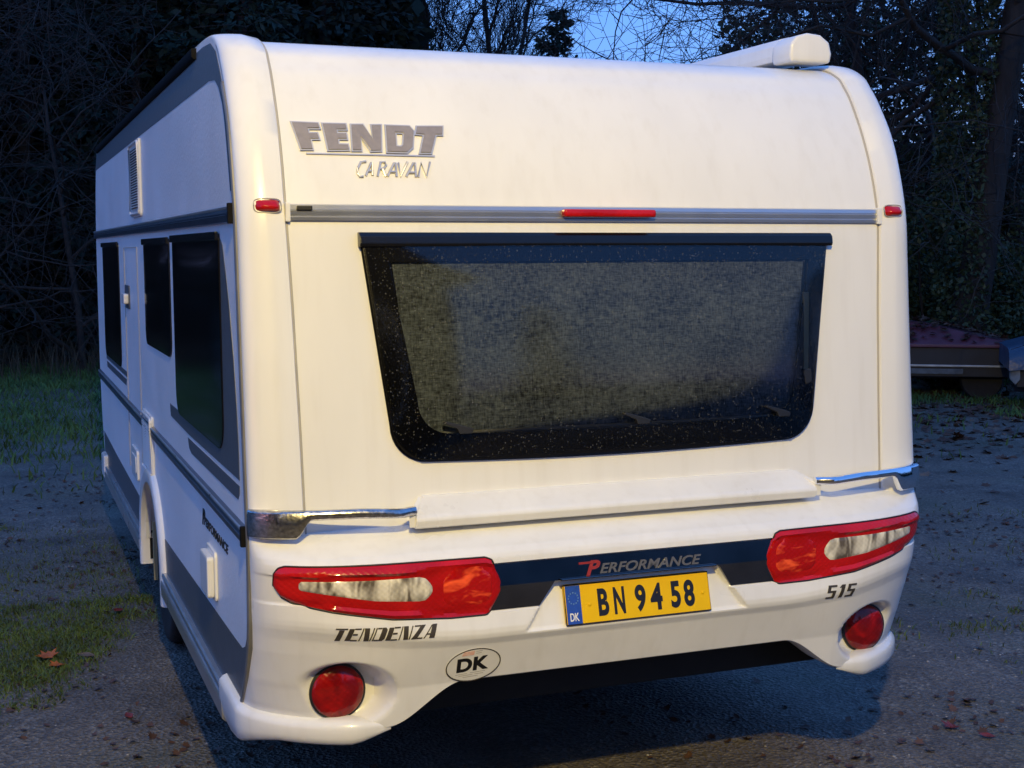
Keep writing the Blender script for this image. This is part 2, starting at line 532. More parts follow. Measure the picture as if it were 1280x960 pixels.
for sg in (-1, 1):                                     # rail where roof and wall meet
    b = MB()
    b.prism([(sg * 1.06, .76, 2.574), (sg * 1.15, .76, 2.573), (sg * 1.198, .76, 2.564), (sg * 1.198, .76, 2.538), (sg * 1.190, .76, 2.53), (sg * 1.06, .76, 2.52)], (0, 4.60, -.010))
    b.build('roof_rail', M['dull_black'] if sg < 0 else M['white'], caravan, smooth=50)

# ---- aluminium edge trim down the rear end of each side wall
for sg in (-1, 1):
    ed = [(y, z) for y, z in SO if z < 2.40 and y < .3]
    ed = sorted(set(ed), key=lambda p: p[1])
    rows = []
    for i, (y, z) in enumerate(ed):
        a = ed[max(i - 1, 0)]; c = ed[min(i + 1, len(ed) - 1)]
        t = Vector((0, c[0] - a[0], c[1] - a[1])).normalized(); n = Vector((0, t.z, -t.y))
        p = Vector((0, y, z))
        q = [p - n * .006 + Vector((-.012, 0, 0)), p - n * .006 + Vector((.004, 0, 0)), p + n * .001 + Vector((.008, 0, 0)), p + n * .013 + Vector((.007, 0, 0)), p + n * .018 + Vector((.003, 0, 0)), p + n * .018 + Vector((-.012, 0, 0))]
        rows.append([(sg * (HW + v.x), v.y, v.z) for v in q])
    MB().grid(rows).build('edge_trim', M['trim_grey'], caravan, smooth=50)

# ---- rear rail with lights
tr = MB()
zr0, zr1 = 1.970, 2.019
prof = [(0, zr0), (.013, zr0 + .001), (.014, zr0 + .010), (.007, zr0 + .0125), (.007, zr0 + .0155), (.012, zr0 + .018), (.013, zr0 + .027), (.009, zr0 + .0295), (.009, zr0 + .032), (.013, zr0 + .035), (.012, zr0 + .046), (0, zr0 + .049)]
tr.prism([(-1.040, -.002 - d, z) for d, z in prof], (2.082, 0, 0))
rail = tr.build('trim_rail', M['alu'], caravan)
MB().box(-1.012, -.965, -.019, -.008, zr0 + .030, zr0 + .044).build('rail_cap', M['black_matt'], rail, bevel=.003)
MB().box(1.030, 1.046, -.024, .002, zr0 - .003, zr1 + .004).build('rail_end', M['bumper'], rail, bevel=.003)
MB().box(-1.046, -1.032, -.024, .002, zr0 - .003, zr1 + .004).build('rail_end', M['bumper'], rail, bevel=.003)
MB().box(-.163, .160, -.040, -.004, 1.985, 2.010).build('brake_light', M['red_lens'], caravan, bevel=.009, segs=3, smooth=40)
def pillar_pt(x, z, sg, lift):
    """a point on the corner pillar"""
    s = min(st, key=lambda q: abs(q[1] - z))
    k = min(1, max(0, (x - s[4] - .040) / (HW - s[4] - .040)))
    ph = math.asin(k ** 1.06)
    return Vector((sg * x, s[0] + (s[2] - s[0]) * (1 - math.cos(ph) ** .94) - .020 * math.cos(ph) ** .5 - lift * math.cos(ph), z))
for sg in (-1, 1):
    rows = []
    for j in range(7):
        v = j / 6; row = []
        for i in range(13):
            u = i / 12
            x = 1.062 + .072 * u
            zz = 2.013 + (v - .5) * .036 * (1 - .25 * abs(2 * u - 1) ** 6)
            e = (1 - abs(2 * u - 1) ** 5) * (1 - abs(2 * v - 1) ** 4)
            row.append(pillar_pt(x, zz, sg, -.004 + .022 * e))
        rows.append(row)
    b = MB().grid(rows); b.build('marker_light', M['red_lens'], caravan, smooth=60)
    fr = []
    for i in range(25):
        t = 2 * PI * i / 24
        fr.append(pillar_pt(1.098 + .040 * math.copysign(abs(math.cos(t)) ** .5, math.cos(t)), 2.013 + .021 * math.copysign(abs(math.sin(t)) ** .6, math.sin(t)), sg, .001))
    MB().tube(fr, .0018, 6, caps=False).build('marker_light_rim', M['seal'], caravan, smooth=60)

# ---- badge on the upper panel: capital letters with a chrome border, and a thin underlined word
BADGE = {
'F': [(-0.9925, 2.2613), (-0.9148, 2.2605), (-0.9109, 2.2468), (-0.9477, 2.2457), (-0.9459, 2.2291), (-0.9201, 2.2299), (-0.9164, 2.2143), (-0.9431, 2.2136), (-0.9392, 2.1825), (-0.973, 2.1817)],
'E': [(-0.8988, 2.2597), (-0.829, 2.2604), (-0.8275, 2.2455), (-0.8589, 2.2446), (-0.8591, 2.2307), (-0.8311, 2.2315), (-0.8301, 2.2166), (-0.8581, 2.2159), (-0.8584, 2.1974), (-0.8296, 2.1972), (-0.8276, 2.1829), (-0.8907, 2.1814)],
'N': [(-0.8104, 2.2591), (-0.775, 2.2602), (-0.7486, 2.2151), (-0.7467, 2.2597), (-0.7181, 2.2606), (-0.7272, 2.183), (-0.759, 2.1813), (-0.7864, 2.2258), (-0.7894, 2.1824), (-0.8152, 2.1818)],
'D': [(-0.7015, 2.2597), (-0.627, 2.2596), (-0.6155, 2.2447), (-0.6262, 2.1948), (-0.6452, 2.1794), (-0.7072, 2.1798), (-0.7015, 2.2597), (-0.6753, 2.2406), (-0.6779, 2.1959), (-0.6623, 2.1949), (-0.6542, 2.2012), (-0.6474, 2.2344), (-0.6514, 2.2404), (-0.6753, 2.2406)],
'T': [(-0.6019, 2.2594), (-0.5193, 2.2619), (-0.5238, 2.2379), (-0.545, 2.2373), (-0.5678, 2.1798), (-0.6019, 2.179), (-0.5818, 2.2362), (-0.6082, 2.2378)]}
def inset(poly, d):
    """move every outline point of a polygon sideways by d"""
    n = len(poly); a = sum(poly[i][0] * poly[(i + 1) % n][1] - poly[(i + 1) % n][0] * poly[i][1] for i in range(n))
    s = 1 if a > 0 else -1; out = []
    for i in range(n):
        p = Vector(poly[i]); q = Vector(poly[i - 1]); r = Vector(poly[(i + 1) % n])
        e1 = (p - q); e2 = (r - p)
        if e1.length < 1e-6: e1 = e2
        if e2.length < 1e-6: e2 = e1
        e1.normalize(); e2.normalize()
        n1 = Vector((-e1.y, e1.x)) * s; n2 = Vector((-e2.y, e2.x)) * s
        m = n1 + n2
        m = m / max(.35, m.length_squared / 2) if m.length > 1e-4 else n1
        out.append(tuple(p + m * d))
    return out
for k, poly in BADGE.items():
    poly = [(x - .008, z) for x, z in poly]
    if k == 'D':
        po, ph = poly[:6], poly[7:][::-1][1:] if False else poly[7:13]
        def ring(a, b, l0, l1, m, name, par):
            bm = bmesh.new()
            va = [bm.verts.new(rear_pt(x, z, l1)) for x, z in a]; vb = [bm.verts.new(rear_pt(x, z, l1)) for x, z in b]
            ea = [bm.edges.new((va[i], va[(i + 1) % len(va)])) for i in range(len(va))]
            eb = [bm.edges.new((vb[i], vb[(i + 1) % len(vb)])) for i in range(len(vb))]
            bmesh.ops.triangle_fill(bm, edges=ea + eb, use_beauty=True)
            r = bmesh.ops.extrude_face_region(bm, geom=bm.faces[:])
            for v in [q for q in r['geom'] if isinstance(q, bmesh.types.BMVert)]:
                v.co.y += (l1 - l0)
            V = [tuple(v.co) for v in bm.verts]; bm.verts.index_update()
            F = [[v.index for v in f.verts] for f in bm.faces]; bm.free()
            return obj(name, V, F, m, par)
        rim = ring(inset(po, -.0045), inset(ph, .0045), 0, .007, M['silver_word'], 'letter_rim', caravan)
        ring(po, ph, 0, .010, M['letter_grey'], 'letter', rim)
        continue
    out = inset(poly, -.0045)
    rim = MB().prism([rear_pt(x, z, .007) for x, z in out], (0, .012, 0)).build('letter_rim', M['silver_word'], caravan)
    MB().prism([rear_pt(x, z, .010) for x, z in poly], (0, .010, 0)).build('letter', M['letter_grey'], rim)
MB().prism([rear_pt(x, z, .005) for x, z in [(-0.9668, 2.1722), (-0.5641, 2.1722), (-0.5646, 2.1676), (-0.9672, 2.1677)]], (0, .008, 0)).build('badge_underline', M['silver_word'], caravan)
STROKES = [[(-0.7771, 2.1494), (-0.7937, 2.1468), (-0.8056, 2.1283), (-0.8069, 2.1123), (-0.7999, 2.1024), (-0.7904, 2.1035)],
[(-0.7828, 2.1055), (-0.7613, 2.1459), (-0.7575, 2.146), (-0.7616, 2.1072)], [(-0.7764, 2.1197), (-0.7609, 2.12)],
[(-0.7459, 2.1043), (-0.7316, 2.1481), (-0.7183, 2.1484), (-0.7154, 2.1392), (-0.7224, 2.1299), (-0.7354, 2.1264)], [(-0.7274, 2.1266), (-0.7209, 2.1043)],
[(-0.7147, 2.1053), (-0.6893, 2.1464), (-0.6855, 2.1464), (-0.686, 2.1046)], [(-0.7068, 2.1187), (-0.6869, 2.1191)],
[(-0.6767, 2.1469), (-0.6739, 2.1046), (-0.6468, 2.1498)],
[(-0.6557, 2.1048), (-0.6278, 2.1479), (-0.6232, 2.1477), (-0.6245, 2.1043)], [(-0.6474, 2.1175), (-0.6258, 2.1179)],
[(-0.6173, 2.1045), (-0.6037, 2.1484), (-0.591, 2.1046), (-0.5743, 2.1514)]]
b = MB()
for s_ in STROKES:
    b.tube([rear_pt(x - .008, z, .003) for x, z in s_], .0042, 6)
b.build('badge_word', M['silver_word'], caravan, smooth=50)

# ---- moulded bumper: one skin with light recesses, plate recess and fog light wells
BP = [(.40, -.180), (.58, -.205), (.64, -.225), (.70, -.246), (.722, -.259), (.735, -.262), (.750, -.261), (.795, -.250), (.799, -.237), (.941, -.237), (.945, -.250),
      (.962, -.247), (.974, -.241), (.990, -.224), (1.028, -.150), (1.036, -.125), (1.050, -.080)]
BE = [(.40, .20), (.456, .140), (.52, .090), (.60, .045), (.70, .008), (.78, -.010), (.90, -.030), (1.0, -.048), (1.05, -.052)]
CX0 = .74
def zb_band(x): return .797 + .060 * sstep(.50, 1.10, abs(x))
LAMPX, LAMPZ = .938, .566
def bumper_y(x, z, features=True):
    ax = abs(x)
    sh = zb_band(x) - .797
    w = sstep(.62, .80, z) * (1 - sstep(.80 + sh, .94, z)) if sh else 0
    yc = interp(z - sh * w, BP)
    u = min(1, max(0, (ax - CX0) / (HW - CX0)))
    e_ = 1.72 + .55 * sstep(.62, 1.0, z)
    g = 1 - max(0, 1 - u ** e_) ** (1 / e_)
    y = yc + (interp(z, BE) - yc) * g
    if features:
        # number plate recess
        half = .285 + (.875 - z) / (.875 - .722) * .108
        a = sstep(0, .016, half - ax) * sstep(0, .012, .872 - z) * sstep(0, .010, z - .724)
        if a > 0:
            yr = -.212 - (.872 - z) / .15 * .040
            y += (max(yr, y) - y) * a
        # fog light well
        rho = math.hypot((ax - .926) / .146, (z - .568) / .108)
        if rho < 1.06:
            yw = -.112
            t = sstep(-.03, .30, 1.0 - rho)
            if yw > y: y += (yw - y) * t
    return y
def zbot(x):
    return .584 - .126 * sstep(.56, .81, abs(x))
xs = list(np.linspace(-CX0, CX0, 214)) 
th = np.linspace(0, PI / 2, 58)[1:]
xr = [CX0 + (HW - CX0) * math.sin(t) for t in th]
xs = [-x for x in xr[::-1]] + xs + xr
zs_up = list(np.linspace(1.05, .63, 106))
rows = []
for z in zs_up:
    rows.append([(x, bumper_y(x, z), z) for x in xs])
for k in range(1, 27):
    row = []
    for x in xs:
        z = .63 + (zbot(x) - .63) * k / 26
        row.append((x, bumper_y(x, z), z))
    rows.append(row)
last = rows[-1]
rows.append([(x, y + .012 * (1 if abs(x) < 1.05 else 0), z - .006) for x, y, z in last])
rows.append([(x * (.985 if abs(x) > 1.05 else 1), y + .11 * max(0, 1 - sstep(.95, 1.15, abs(x))), z - .006) for x, y, z in last])
bumper = MB().grid(rows).build('bumper', M['bumper'], caravan, smooth=38)

# bottom lip on both corners, wrapping round to the sill
for sg in (-1, 1):
    path = []
    for t in np.linspace(0, 1, 22):
        ax = .79 + (HW - .79) * math.sin(t * PI / 2)
        path.append(Vector((ax, bumper_y(ax, .475, False), 0)))
    path += [Vector((HW, y, 0)) for y in (.24, .31, .38, .42)]
    rows = []
    for i, p in enumerate(path):
        t = (path[min(i + 1, len(path) - 1)] - path[max(i - 1, 0)]).normalized()
        n = Vector((t.y, -t.x, 0))
        sc = sstep(-.02, .13, p.x - .79) if i < 22 else 1
        sc = max(sc, .05)
        prof = [(-.03, .490), (.003, .490), (.015, .485), (.026, .474), (.029, .462), (.027, .435), (.021, .418), (.008, .410), (-.03, .410)]
        low = .062 * sstep(-.06, .22, p.y) * (1 if p.x > 1.1 else 0)
        zb0 = zbot(p.x) - .004
        zz = lambda z: (zb0 + (z - .43) * .25) * (1 - sc) + (z - low * sstep(.46, .41, z)) * sc
        rows.append([(sg * (p.x + n.x * d * max(sc, .03)), p.y + n.y * d * max(sc, .03) + .010 * (1 - sc), zz(z)) for d, z in prof])
    b = MB().grid(rows); m = len(rows[0]); b.f.append(list(range(m))[::-1]); b.f.append([(len(rows) - 1) * m + k for k in range(m)])
    b.build('bumper_lip', M['bumper'], caravan, smooth=50)

# shelf across the back above the bumper
b = MB()
sec = [(-.065, 1.135), (-.092, 1.135), (-.098, 1.132), (-.160, 1.092), (-.171, 1.083), (-.174, 1.074), (-.168, 1.054), (-.158, 1.049), (-.06, 1.049)]
rows = []
for sg, k in ((-1, 0), (-1, 1), (1, 1), (1, 0)):
    rows.append([(sg * (.655 + .045 * sstep(1.14, 1.08, z) if z > 1.05 else sg * 0 + .70) * (1 if k else .999) if True else 0, y, z) for y, z in sec])
rows = []
for sg in (-1, 1):
    rows.append([(sg * (.658 + .044 * (1 - sstep(1.085, 1.136, z))), y, z) for y, z in sec])
b.grid(rows); n = len(sec); b.f.append(list(range(n))); b.f.append(list(range(n, 2 * n))[::-1])
b.build('rear_shelf', M['bumper'], caravan, bevel=.004)

# chrome grab handles: corner cap running into a bar that ends at the shelf
for sg in (-1, 1):
    cols = []
    for ax in list(np.linspace(.700, .98, 14)) + list(np.linspace(.99, 1.06, 8)) + [CX0 + (HW - CX0) * math.sin(t) for t in np.linspace(.83, PI / 2, 14)]:
        u = min(1, max(0, (ax - .74) / (HW - .74)))
        g = 1 - math.sqrt(max(0, 1 - u * u))
        y = -.200 + (-.062 + .200) * g + .030 * (1 - sstep(.700, .76, ax))
        zt = 1.128 - .010 * sstep(.9, .70, ax) if ax < .9 else 1.128
        zb_ = 1.100 - .055 * sstep(1.015, 1.062, ax)
        zb_ -= .008 * sstep(.9, .70, ax) if ax < .9 else 0
        cols.append((ax, y, zt, zb_))
    rows = []
    for ax, y, zt, zb_ in cols:
        nx = .03 * sstep(1.05, HW, ax)
        c = [(0.022, zt), (.006, zt), (0, zt - .006), (-.002, (zt + zb_) / 2), (0, zb_ + .005), (.006, zb_), (.022, zb_)]
        rows.append([(sg * (ax + (0.006 - d) * (1 if ax > 1.12 else sstep(1.0, 1.16, ax) * .8)), y + d, z) for d, z in c])
    b = MB().grid(rows); m = len(rows[0])
    b.f.append(list(range(m))); b.f.append([(len(rows) - 1) * m + k for k in range(m)])
    b.f += [[i * m, (i + 1) * m, (i + 1) * m + m - 1, i * m + m - 1] for i in range(len(rows) - 1)]
    b.build('grab_handle', M['chrome_wet'] if sg < 0 else M['chrome'], caravan, smooth=45)
    # white end block at the shelf, and the return behind the bar
    MB().prism([(sg * .66, -.085, 1.133), (sg * .672, -.085, 1.133), (sg * .722, -.165, 1.098), (sg * .722, -.165, 1.055), (sg * .66, -.085, 1.055)], (sg * -.02, 0, 0)).build('handle_mount', M['bumper'], caravan, bevel=.003)

# dark strip between the tail lights with a folded face
sx_, rid = .500, .874
V = []; F = []
def sv(x, y, z): V.append((x, y, z)); return len(V) - 1
top = [sv(x, -.2425, .9395) for x in (-sx_, -.285, .285, sx_)]
mid = [sv(x, -.2485, rid) for x in (-sx_, -.285, .285, sx_)]
lo = [sv(x, -.2425, z) for x, z in ((-sx_, .8005), (-.334, .8005), (.334, .8005), (sx_, .8005))]
F += [[top[i], top[i + 1], mid[i + 1], mid[i]] for i in range(3)]
F += [[mid[0], mid[1], lo[1], lo[0]], [mid[2], mid[3], lo[3], lo[2]]]
n0 = len(V); V += [(x, -.230, z) for x, y, z in V]
cnt = {}
for q in F:
    for a_, b_ in zip(q, q[1:] + q[:1]): cnt[(a_, b_)] = 1
F += [[a_, b_, b_ + n0, a_ + n0] for a_, b_ in cnt if (b_, a_) not in cnt]
strip = obj('accent_strip', V, F, M['strip'], caravan)
def on_strip(x0, z0, w, h):
    def place(u, v, l):
        z = z0 + v * h
        return (x0 + u * w, -.2486 + (z - rid) * (.0062 / .0655) - l, z)
    return place
v, f = text_mesh('P', shear=.30, offset=.03)
obj('lettering', *solid_faces(v, f, on_strip(-.180, .880, .048, .046), .002), M['red_ink'], strip)
MB().box(-.205, -.165, -.2478, -.244, .917, .923).build('letter_bar', M['red_ink'], strip)
v, f = text_mesh('ERFORMANCE', shear=.30, offset=.02, spacing=1.02)
obj('lettering', *solid_faces(v, f, on_strip(-.134, .883, .355, .031), .002), M['letter_light'], strip)

# ---- tail lights
def on_bumper(x, z, l): return (x, bumper_y(x, z, False) - l, z)
def top_l(ax): return interp(ax, [(.455, .879), (.470, .915), (.492, .957), (.512, .965), (1.10, .972), (1.118, .966), (1.129, .948)])
def bot_l(ax): return interp(ax, [(.455, .871), (.470, .838), (.492, .799), (.512, .793), (.62, .794), (.80, .808), (.97, .838), (1.08, .864), (1.108, .880), (1.129, .912)])
def patch(name, sg, ax0, ax1, zt, zb_, lift, edge, m, par, nx=64, nz=15, ex=6, ez=6, curve=True):
    rows = []
    for j in range(nz):
        v = j / (nz - 1)
        row = []
        for i in range(nx):
            u = i / (nx - 1)
            ax = ax0 + (ax1 - ax0) * (u if not curve else (.5 - .5 * math.cos(PI * u)) * .35 + u * .65)
            z = zb_(ax) + (zt(ax) - zb_(ax)) * v
            e = (1 - abs(2 * v - 1) ** ez) * (1 - abs(2 * u - 1) ** (ex * 4))
            x_, y_, z_ = on_bumper(ax, z, 0)
            uu = min(1, max(0, (ax - CX0) / (HW - CX0)))
            l = edge + (lift - edge) * e
            row.append((sg * (x_ + l * uu * uu * .8), -.238 + (y_ + .238) * 1.0 - l * (1 - .5 * uu * uu) if ax > CX0 else min(y_, -.2372) - l, z_))
        rows.append(row)
    return MB().grid(rows).build(name, m, par, smooth=40)
for sg in (-1, 1):
    tl = patch('tail_light', sg, .455, 1.129, top_l, bot_l, .017, .0015, M['red_lens'], caravan)
    # dark gasket round the lens
    ring_pts = [(a, top_l(a)) for a in np.linspace(.455, 1.129, 150)] + [(a, bot_l(a)) for a in np.linspace(1.129, .455, 150)]
    cz = .88
    MB().tube([(sg * a, bumper_y(a, z, False) - .0005, z + (.0015 if z > cz else -.0015)) for a, z in ring_pts], .0030, 6, caps=False).build('gasket', M['black_matt'], tl, smooth=60)
    patch('clear_lens', sg, .672, 1.066,
          lambda a: interp(a, [(.672, .890), (.70, .930), (.72, .936), (1.055, .935), (1.066, .928)]),
          lambda a: interp(a, [(.672, .880), (.70, .846), (.72, .843), (.85, .856), (1.055, .900), (1.066, .905)]),
          .0195, .010, M['clear_lens'], tl, nx=40, nz=9)
    patch('reflector', sg, .490, .650, lambda a: .878 + .066 * (1 - abs((a - .57) / .0805) ** 5) ** .5, lambda a: .878 - .062 * (1 - abs((a - .57) / .0805) ** 5) ** .5, .0195, .012, M['red_reflector'], tl, nx=20, nz=9)

# ---- fog lights in their wells
for sg in (-1, 1):
    v, f = lathe([(.086, 0), (.086, .008), (.079, .011), (.078, .009)], (sg * LAMPX, -.112, LAMPZ), (0, -1, 0.0), 40)
    fl = obj('fog_light', v, f, M['black_matt'], caravan, smooth=40)
    v, f = lathe([(.080, .004), (.0795, .012), (.075, .017), (.055, .024), (.03, .028), (.004, .030)], (sg * LAMPX, -.112, LAMPZ), (0, -1, 0.0), 40)
    obj('lens', v, f, M['fog_lens'], fl, smooth=50)

# ---- number plate
def on_plate(x0, z0, w, h, base=0.0):
    def place(u, v, l):
        z = z0 + v * h
        return (x0 + u * w, -.2265 - (.856 - z) * .262 - base - l, z)
    return place
pl = on_plate(-.252, .732, .504, .120)
rows = [[pl(u, v, l) for l in (-.004, .004)] for u, v in ((0, 0), (1, 0), (1, 1), (0, 1))]
PX = .252
b = MB().prism([pl(u, v, .004) for u, v in ((.012, 0), (.988, 0), (1, .05), (1, .95), (.988, 1), (.012, 1), (0, .95), (0, .05))], (0, .010, 0))
plate = b.build('number_plate', M['yellow'], caravan)
fr = [(0, 0), (1, 0), (1, 1), (0, 1), (0, 0)]
MB().tube([pl(u * .996 + .002, v * .98 + .01, .004) for u, v in fr], .0022, 6).build('plate_rim', M['ink'], plate, smooth=60)
b = MB().prism([pl(u, v, .0052) for u, v in ((.010, .03), (.108, .03), (.108, .97), (.010, .97))], (0, .002, 0))
band = b.build('country_band', M['blue'], plate)
def star(cx, cz, r, place):
    P = []
    for k in range(10):
        a = PI / 2 + k * PI / 5; q = r if k % 2 == 0 else r * .42
        P.append(place(cx + q * math.cos(a) / .504, cz + q * math.sin(a) / .120, .0058))
    return P
b = MB()
for k in range(12):
    a = 2 * PI * k / 12
    b.prism(star(.059 + .0165 * math.cos(a) / .504, .66 + .0165 * math.sin(a) / .120, .0032, pl), (0, .0005, 0))
b.build('star_ring', mat('pale_blue_stars', (.12, .25, .50), .5), band)
v, f = text_mesh('DK', offset=.02)
obj('lettering', *solid_faces(v, f, on_plate(-.252 + .028 * .504, .732 + .10 * .12, .030, .024, .0052), .0008), M['white_ink'], band)
for body, x0, w in (('B', -.140, .036), ('N', -.086, .038), ('9', -.012, .037), ('4', .041, .042), ('5', .113, .034), ('8', .160, .037)):
    v, f = text_mesh(body, offset=.034)
    obj('letter' if body.isalpha() else 'digit', *solid_faces(v, f, on_plate(x0, .7515, w, .081, .004), .0016), M['ink'], plate)
for u in (.165, .952):
    v, f = lathe([(.0055, 0), (.0055, .003), (.003, .0045)], pl(u, .47, .003), (0, -1, .26), 12)
    obj('screw', v, f, M['yellow'], plate, smooth=50)
MB().box(-.27, .27, -.262, -.214, .8735, .8795).build('plate_hood', M['strip'], caravan, bevel=.002)

# ---- flat lettering on the bumper
def on_b(x0, z0, w, h, drop=0.0):
    def place(u, v, l):
        x = x0 + u * w; z = z0 + v * h + drop * u
        return on_bumper(x, z, l + .0004)
    return place
def sliced(b, poly, place, lift, levels=(.2, .4, .6, .8)):
    """a flat letter piece laid on a curved skin: cut into bands so that it follows the curve"""
    bm = bmesh.new()
    f = bm.faces.new([bm.verts.new((u, v, 0)) for u, v in poly])
    for l in levels:
        bmesh.ops.bisect_plane(bm, geom=bm.verts[:] + bm.edges[:] + bm.faces[:], plane_co=(0, l, 0), plane_no=(0, 1, 0))
    bm.verts.index_update()
    v, fc = solid_faces([(q.co.x, q.co.y) for q in bm.verts], [[q.index for q in f.verts] for f in bm.faces], place, lift)
    bm.free(); b.add(v, fc)
# stencil capitals: heavy slanted stems with hairline arms (u, v in a 1 x 1 cell before the slant)
ST = {
 'T': [[(.0, .90), (1.0, .90), (1.0, 1.0), (.0, 1.0)], [(.33, 0), (.75, 0), (.75, .86), (.33, .86)]],
 'E': [[(0, .02), (.42, .02), (.42, .97), (0, .97)], [(.46, .90), (1, .90), (1, 1), (.46, 1)], [(.46, .46), (.85, .46), (.85, .58), (.46, .58)], [(.46, 0), (1, 0), (1, .09), (.46, .09)]],
 'N': [[(0, 0), (.09, 0), (.09, 1), (0, 1)], [(.14, 1), (.56, 1), (.86, 0), (.44, 0)], [(.91, 0), (1, 0), (1, 1), (.91, 1)]],
 'D': [[(0, 0), (.09, 0), (.09, 1), (0, 1)], [(.14, .91), (.5, .91), (.5, 1), (.14, 1)], [(.14, 0), (.5, 0), (.5, .09), (.14, .09)], [(.54, 0), (.84, 0), (1, .16), (1, .84), (.84, 1), (.54, 1)]],
 'Z': [[(0, .91), (.55, .91), (.55, 1), (0, 1)], [(.0, 0), (.46, 0), (1, 1), (.6, 1)], [(.5, 0), (1, 0), (1, .09), (.5, .09)]],
 'A': [[(0, 0), (.09, 0), (.50, .92), (.44, .98)], [(.52, 0), (1, 0), (.92, 1), (.50, 1)], [(.20, .26), (.50, .26), (.50, .35), (.24, .35)]]}
b = MB(); pb = on_b(-.978, .750, .316, .040, -.008)
for i, ch in enumerate('TENDENZA'):
    for poly in ST[ch]:
        sliced(b, [((i + .88 * u + .36 * v) / 8.3, v) for u, v in poly], pb, .0016)
b.build('lettering', M['letter'], caravan)
DG = {'5': [[(0, .86), (1, .86), (1, 1), (0, 1)], [(0, .46), (.34, .46), (.34, .86), (0, .86)], [(.34, .46), (1, .46), (1, .60), (.34, .60)], [(.66, .14), (1, .14), (1, .46), (.66, .46)], [(0, 0), (1, 0), (1, .14), (0, .14)]],
      '1': [[(.40, 0), (.80, 0), (.80, 1), (.40, 1)], [(.15, .78), (.40, .78), (.40, 1)]]}
b = MB(); pb = on_b(.684, .724, .122, .046, -.002)
for i, ch in enumerate('515'):
    for poly in DG[ch]:
        sliced(b, [((i + .84 * u + .28 * v) / 3.1, v) for u, v in poly], pb, .0016)
b.build('lettering', M['letter'], caravan)
# oval country sticker
sc_, sz_ = -.543, .633
def on_s(u, v, l): return on_bumper(sc_ + u * .088, sz_ + v * .056 + u * .004, l + .0004)
ov = [(math.cos(t), math.sin(t)) for t in np.linspace(0, 2 * PI, 41)[:-1]]
stk = MB().prism([on_s(u, v, .0012) for u, v in ov], (0, .0012, 0)).build('country_sticker', M['sticker'], caravan)
b = MB(); n = len(ov)
b.add([on_s(u, v, .0017) for u, v in ov] + [on_s(u * .955, v * .93, .0017) for u, v in ov], [[i, (i + 1) % n, n + (i + 1) % n, n + i] for i in range(n)])
b.build('sticker_border', M['letter'], stk)
v, f = text_mesh('DK', offset=.045, spacing=1.05)
obj('lettering', *solid_faces(v, f, lambda u, w, l: on_s(-.60 + u * 1.16, -.36 + w * .84, .0012 + l), .0008), M['ink'], stk)
MB().prism([on_s(u, w, .002) for u, w in ((-.46, .62), (-.02, .62), (.0, .86), (-.40, .84))], (0, .0006, 0)).build('sticker_print', M['red_faded'], stk)
b = MB()
for u0, u1, v0 in ((-.62, -.20, -.50), (-.10, .45, -.48), (-.5, .0, -.60), (.08, .40, -.60), (-.35, .2, -.71), (.05, .28, .80), (.05, .25, .68)):
    b.prism([on_s(u, w, .002) for u, w in ((u0, v0), (u1, v0), (u1, v0 + .035), (u0, v0 + .035))], (0, .0006, 0))
b.build('small_print', M['grey_ink'], stk)['kind'] = 'stuff'

# ---- rear window
WZ0, WZ1 = 1.236, 1.930
def w_half(z): return interp(z, [(1.236, .738), (1.93, .826)])
def win_outline(inset_=0.0, top_in=0.0, n=9, rad=.115):
    hw0, hw1 = w_half(WZ0) - inset_, w_half(WZ1) - inset_
    z0, z1 = WZ0 + inset_, WZ1 - top_in
    P = [(-hw1, z1), (hw1, z1)]
    for k in range(n + 1):
        a = -PI / 2 * k / n
        P.append((hw0 + .012 - rad + rad * math.cos(a), z0 + rad + rad * math.sin(a)))
    nb = 8
    for k in range(1, nb):
        t = k / nb
        P.append(((hw0 - rad) * (1 - 2 * t), z0 - .012 * (1 - (2 * t - 1) ** 2)))
    for k in range(n + 1):
        a = -PI / 2 - PI / 2 * k / n
        P.append((-hw0 - .012 + rad + rad * math.cos(a), z0 + rad + rad * math.sin(a)))
    return P
win = MB().prism([rear_pt(x, z, .004) for x, z in win_outline()], (0, .004, 0)).build('rear_window', M['black'], caravan)
# black printed border of the pane, proud of the wall, with the clear area left open
wo = win_outline(.004, .004); wi = win_outline(.085, .085, rad=.10)
b = MB(); n = len(wo)
def bulge(x, z):
    u = x / w_half(z); v = (z - WZ0) / (WZ1 - WZ0)
    return .016 + .030 * (1 - u ** 4) * (1 - abs(2 * v - 1) ** 3)
def pp(x, z, e=0.0): return rear_pt(x, z, bulge(x, z) + e)
ow = [rear_pt(x, z, .004) for x, z in wo]
omid = [rear_pt(x, z, .015) for x, z in wo]
oin = [pp(x * .99, z + (.005 if z < 1.5 else -.005)) for x, z in wo]
inn = [pp(x, z, -.001) for x, z in wi]
inn2 = [pp(x, z, -.012) for x, z in wi]
for k, (A, B) in enumerate(((ow, omid), (omid, oin))):
    b.add(A + B, [[i, (i + 1) % n, n + (i + 1) % n, n + i] for i in range(n)])
mids = [[tuple(Vector(pp(wo[i][0] * .99 + (wi[i][0] - wo[i][0] * .99) * t, (wo[i][1] + (.005 if wo[i][1] < 1.5 else -.005)) * (1 - t) + wi[i][1] * t, -.0005))) for i in range(n)] for t in (0, .33, .66, 1)]
for A, B in zip(mids, mids[1:]):
    b.add(A + B, [[i, (i + 1) % n, n + (i + 1) % n, n + i] for i in range(n)])
b.add(inn + inn2, [[i, (i + 1) % n, n + (i + 1) % n, n + i] for i in range(n)])
b.build('window_border', M['black'], win, smooth=50)
rows = []
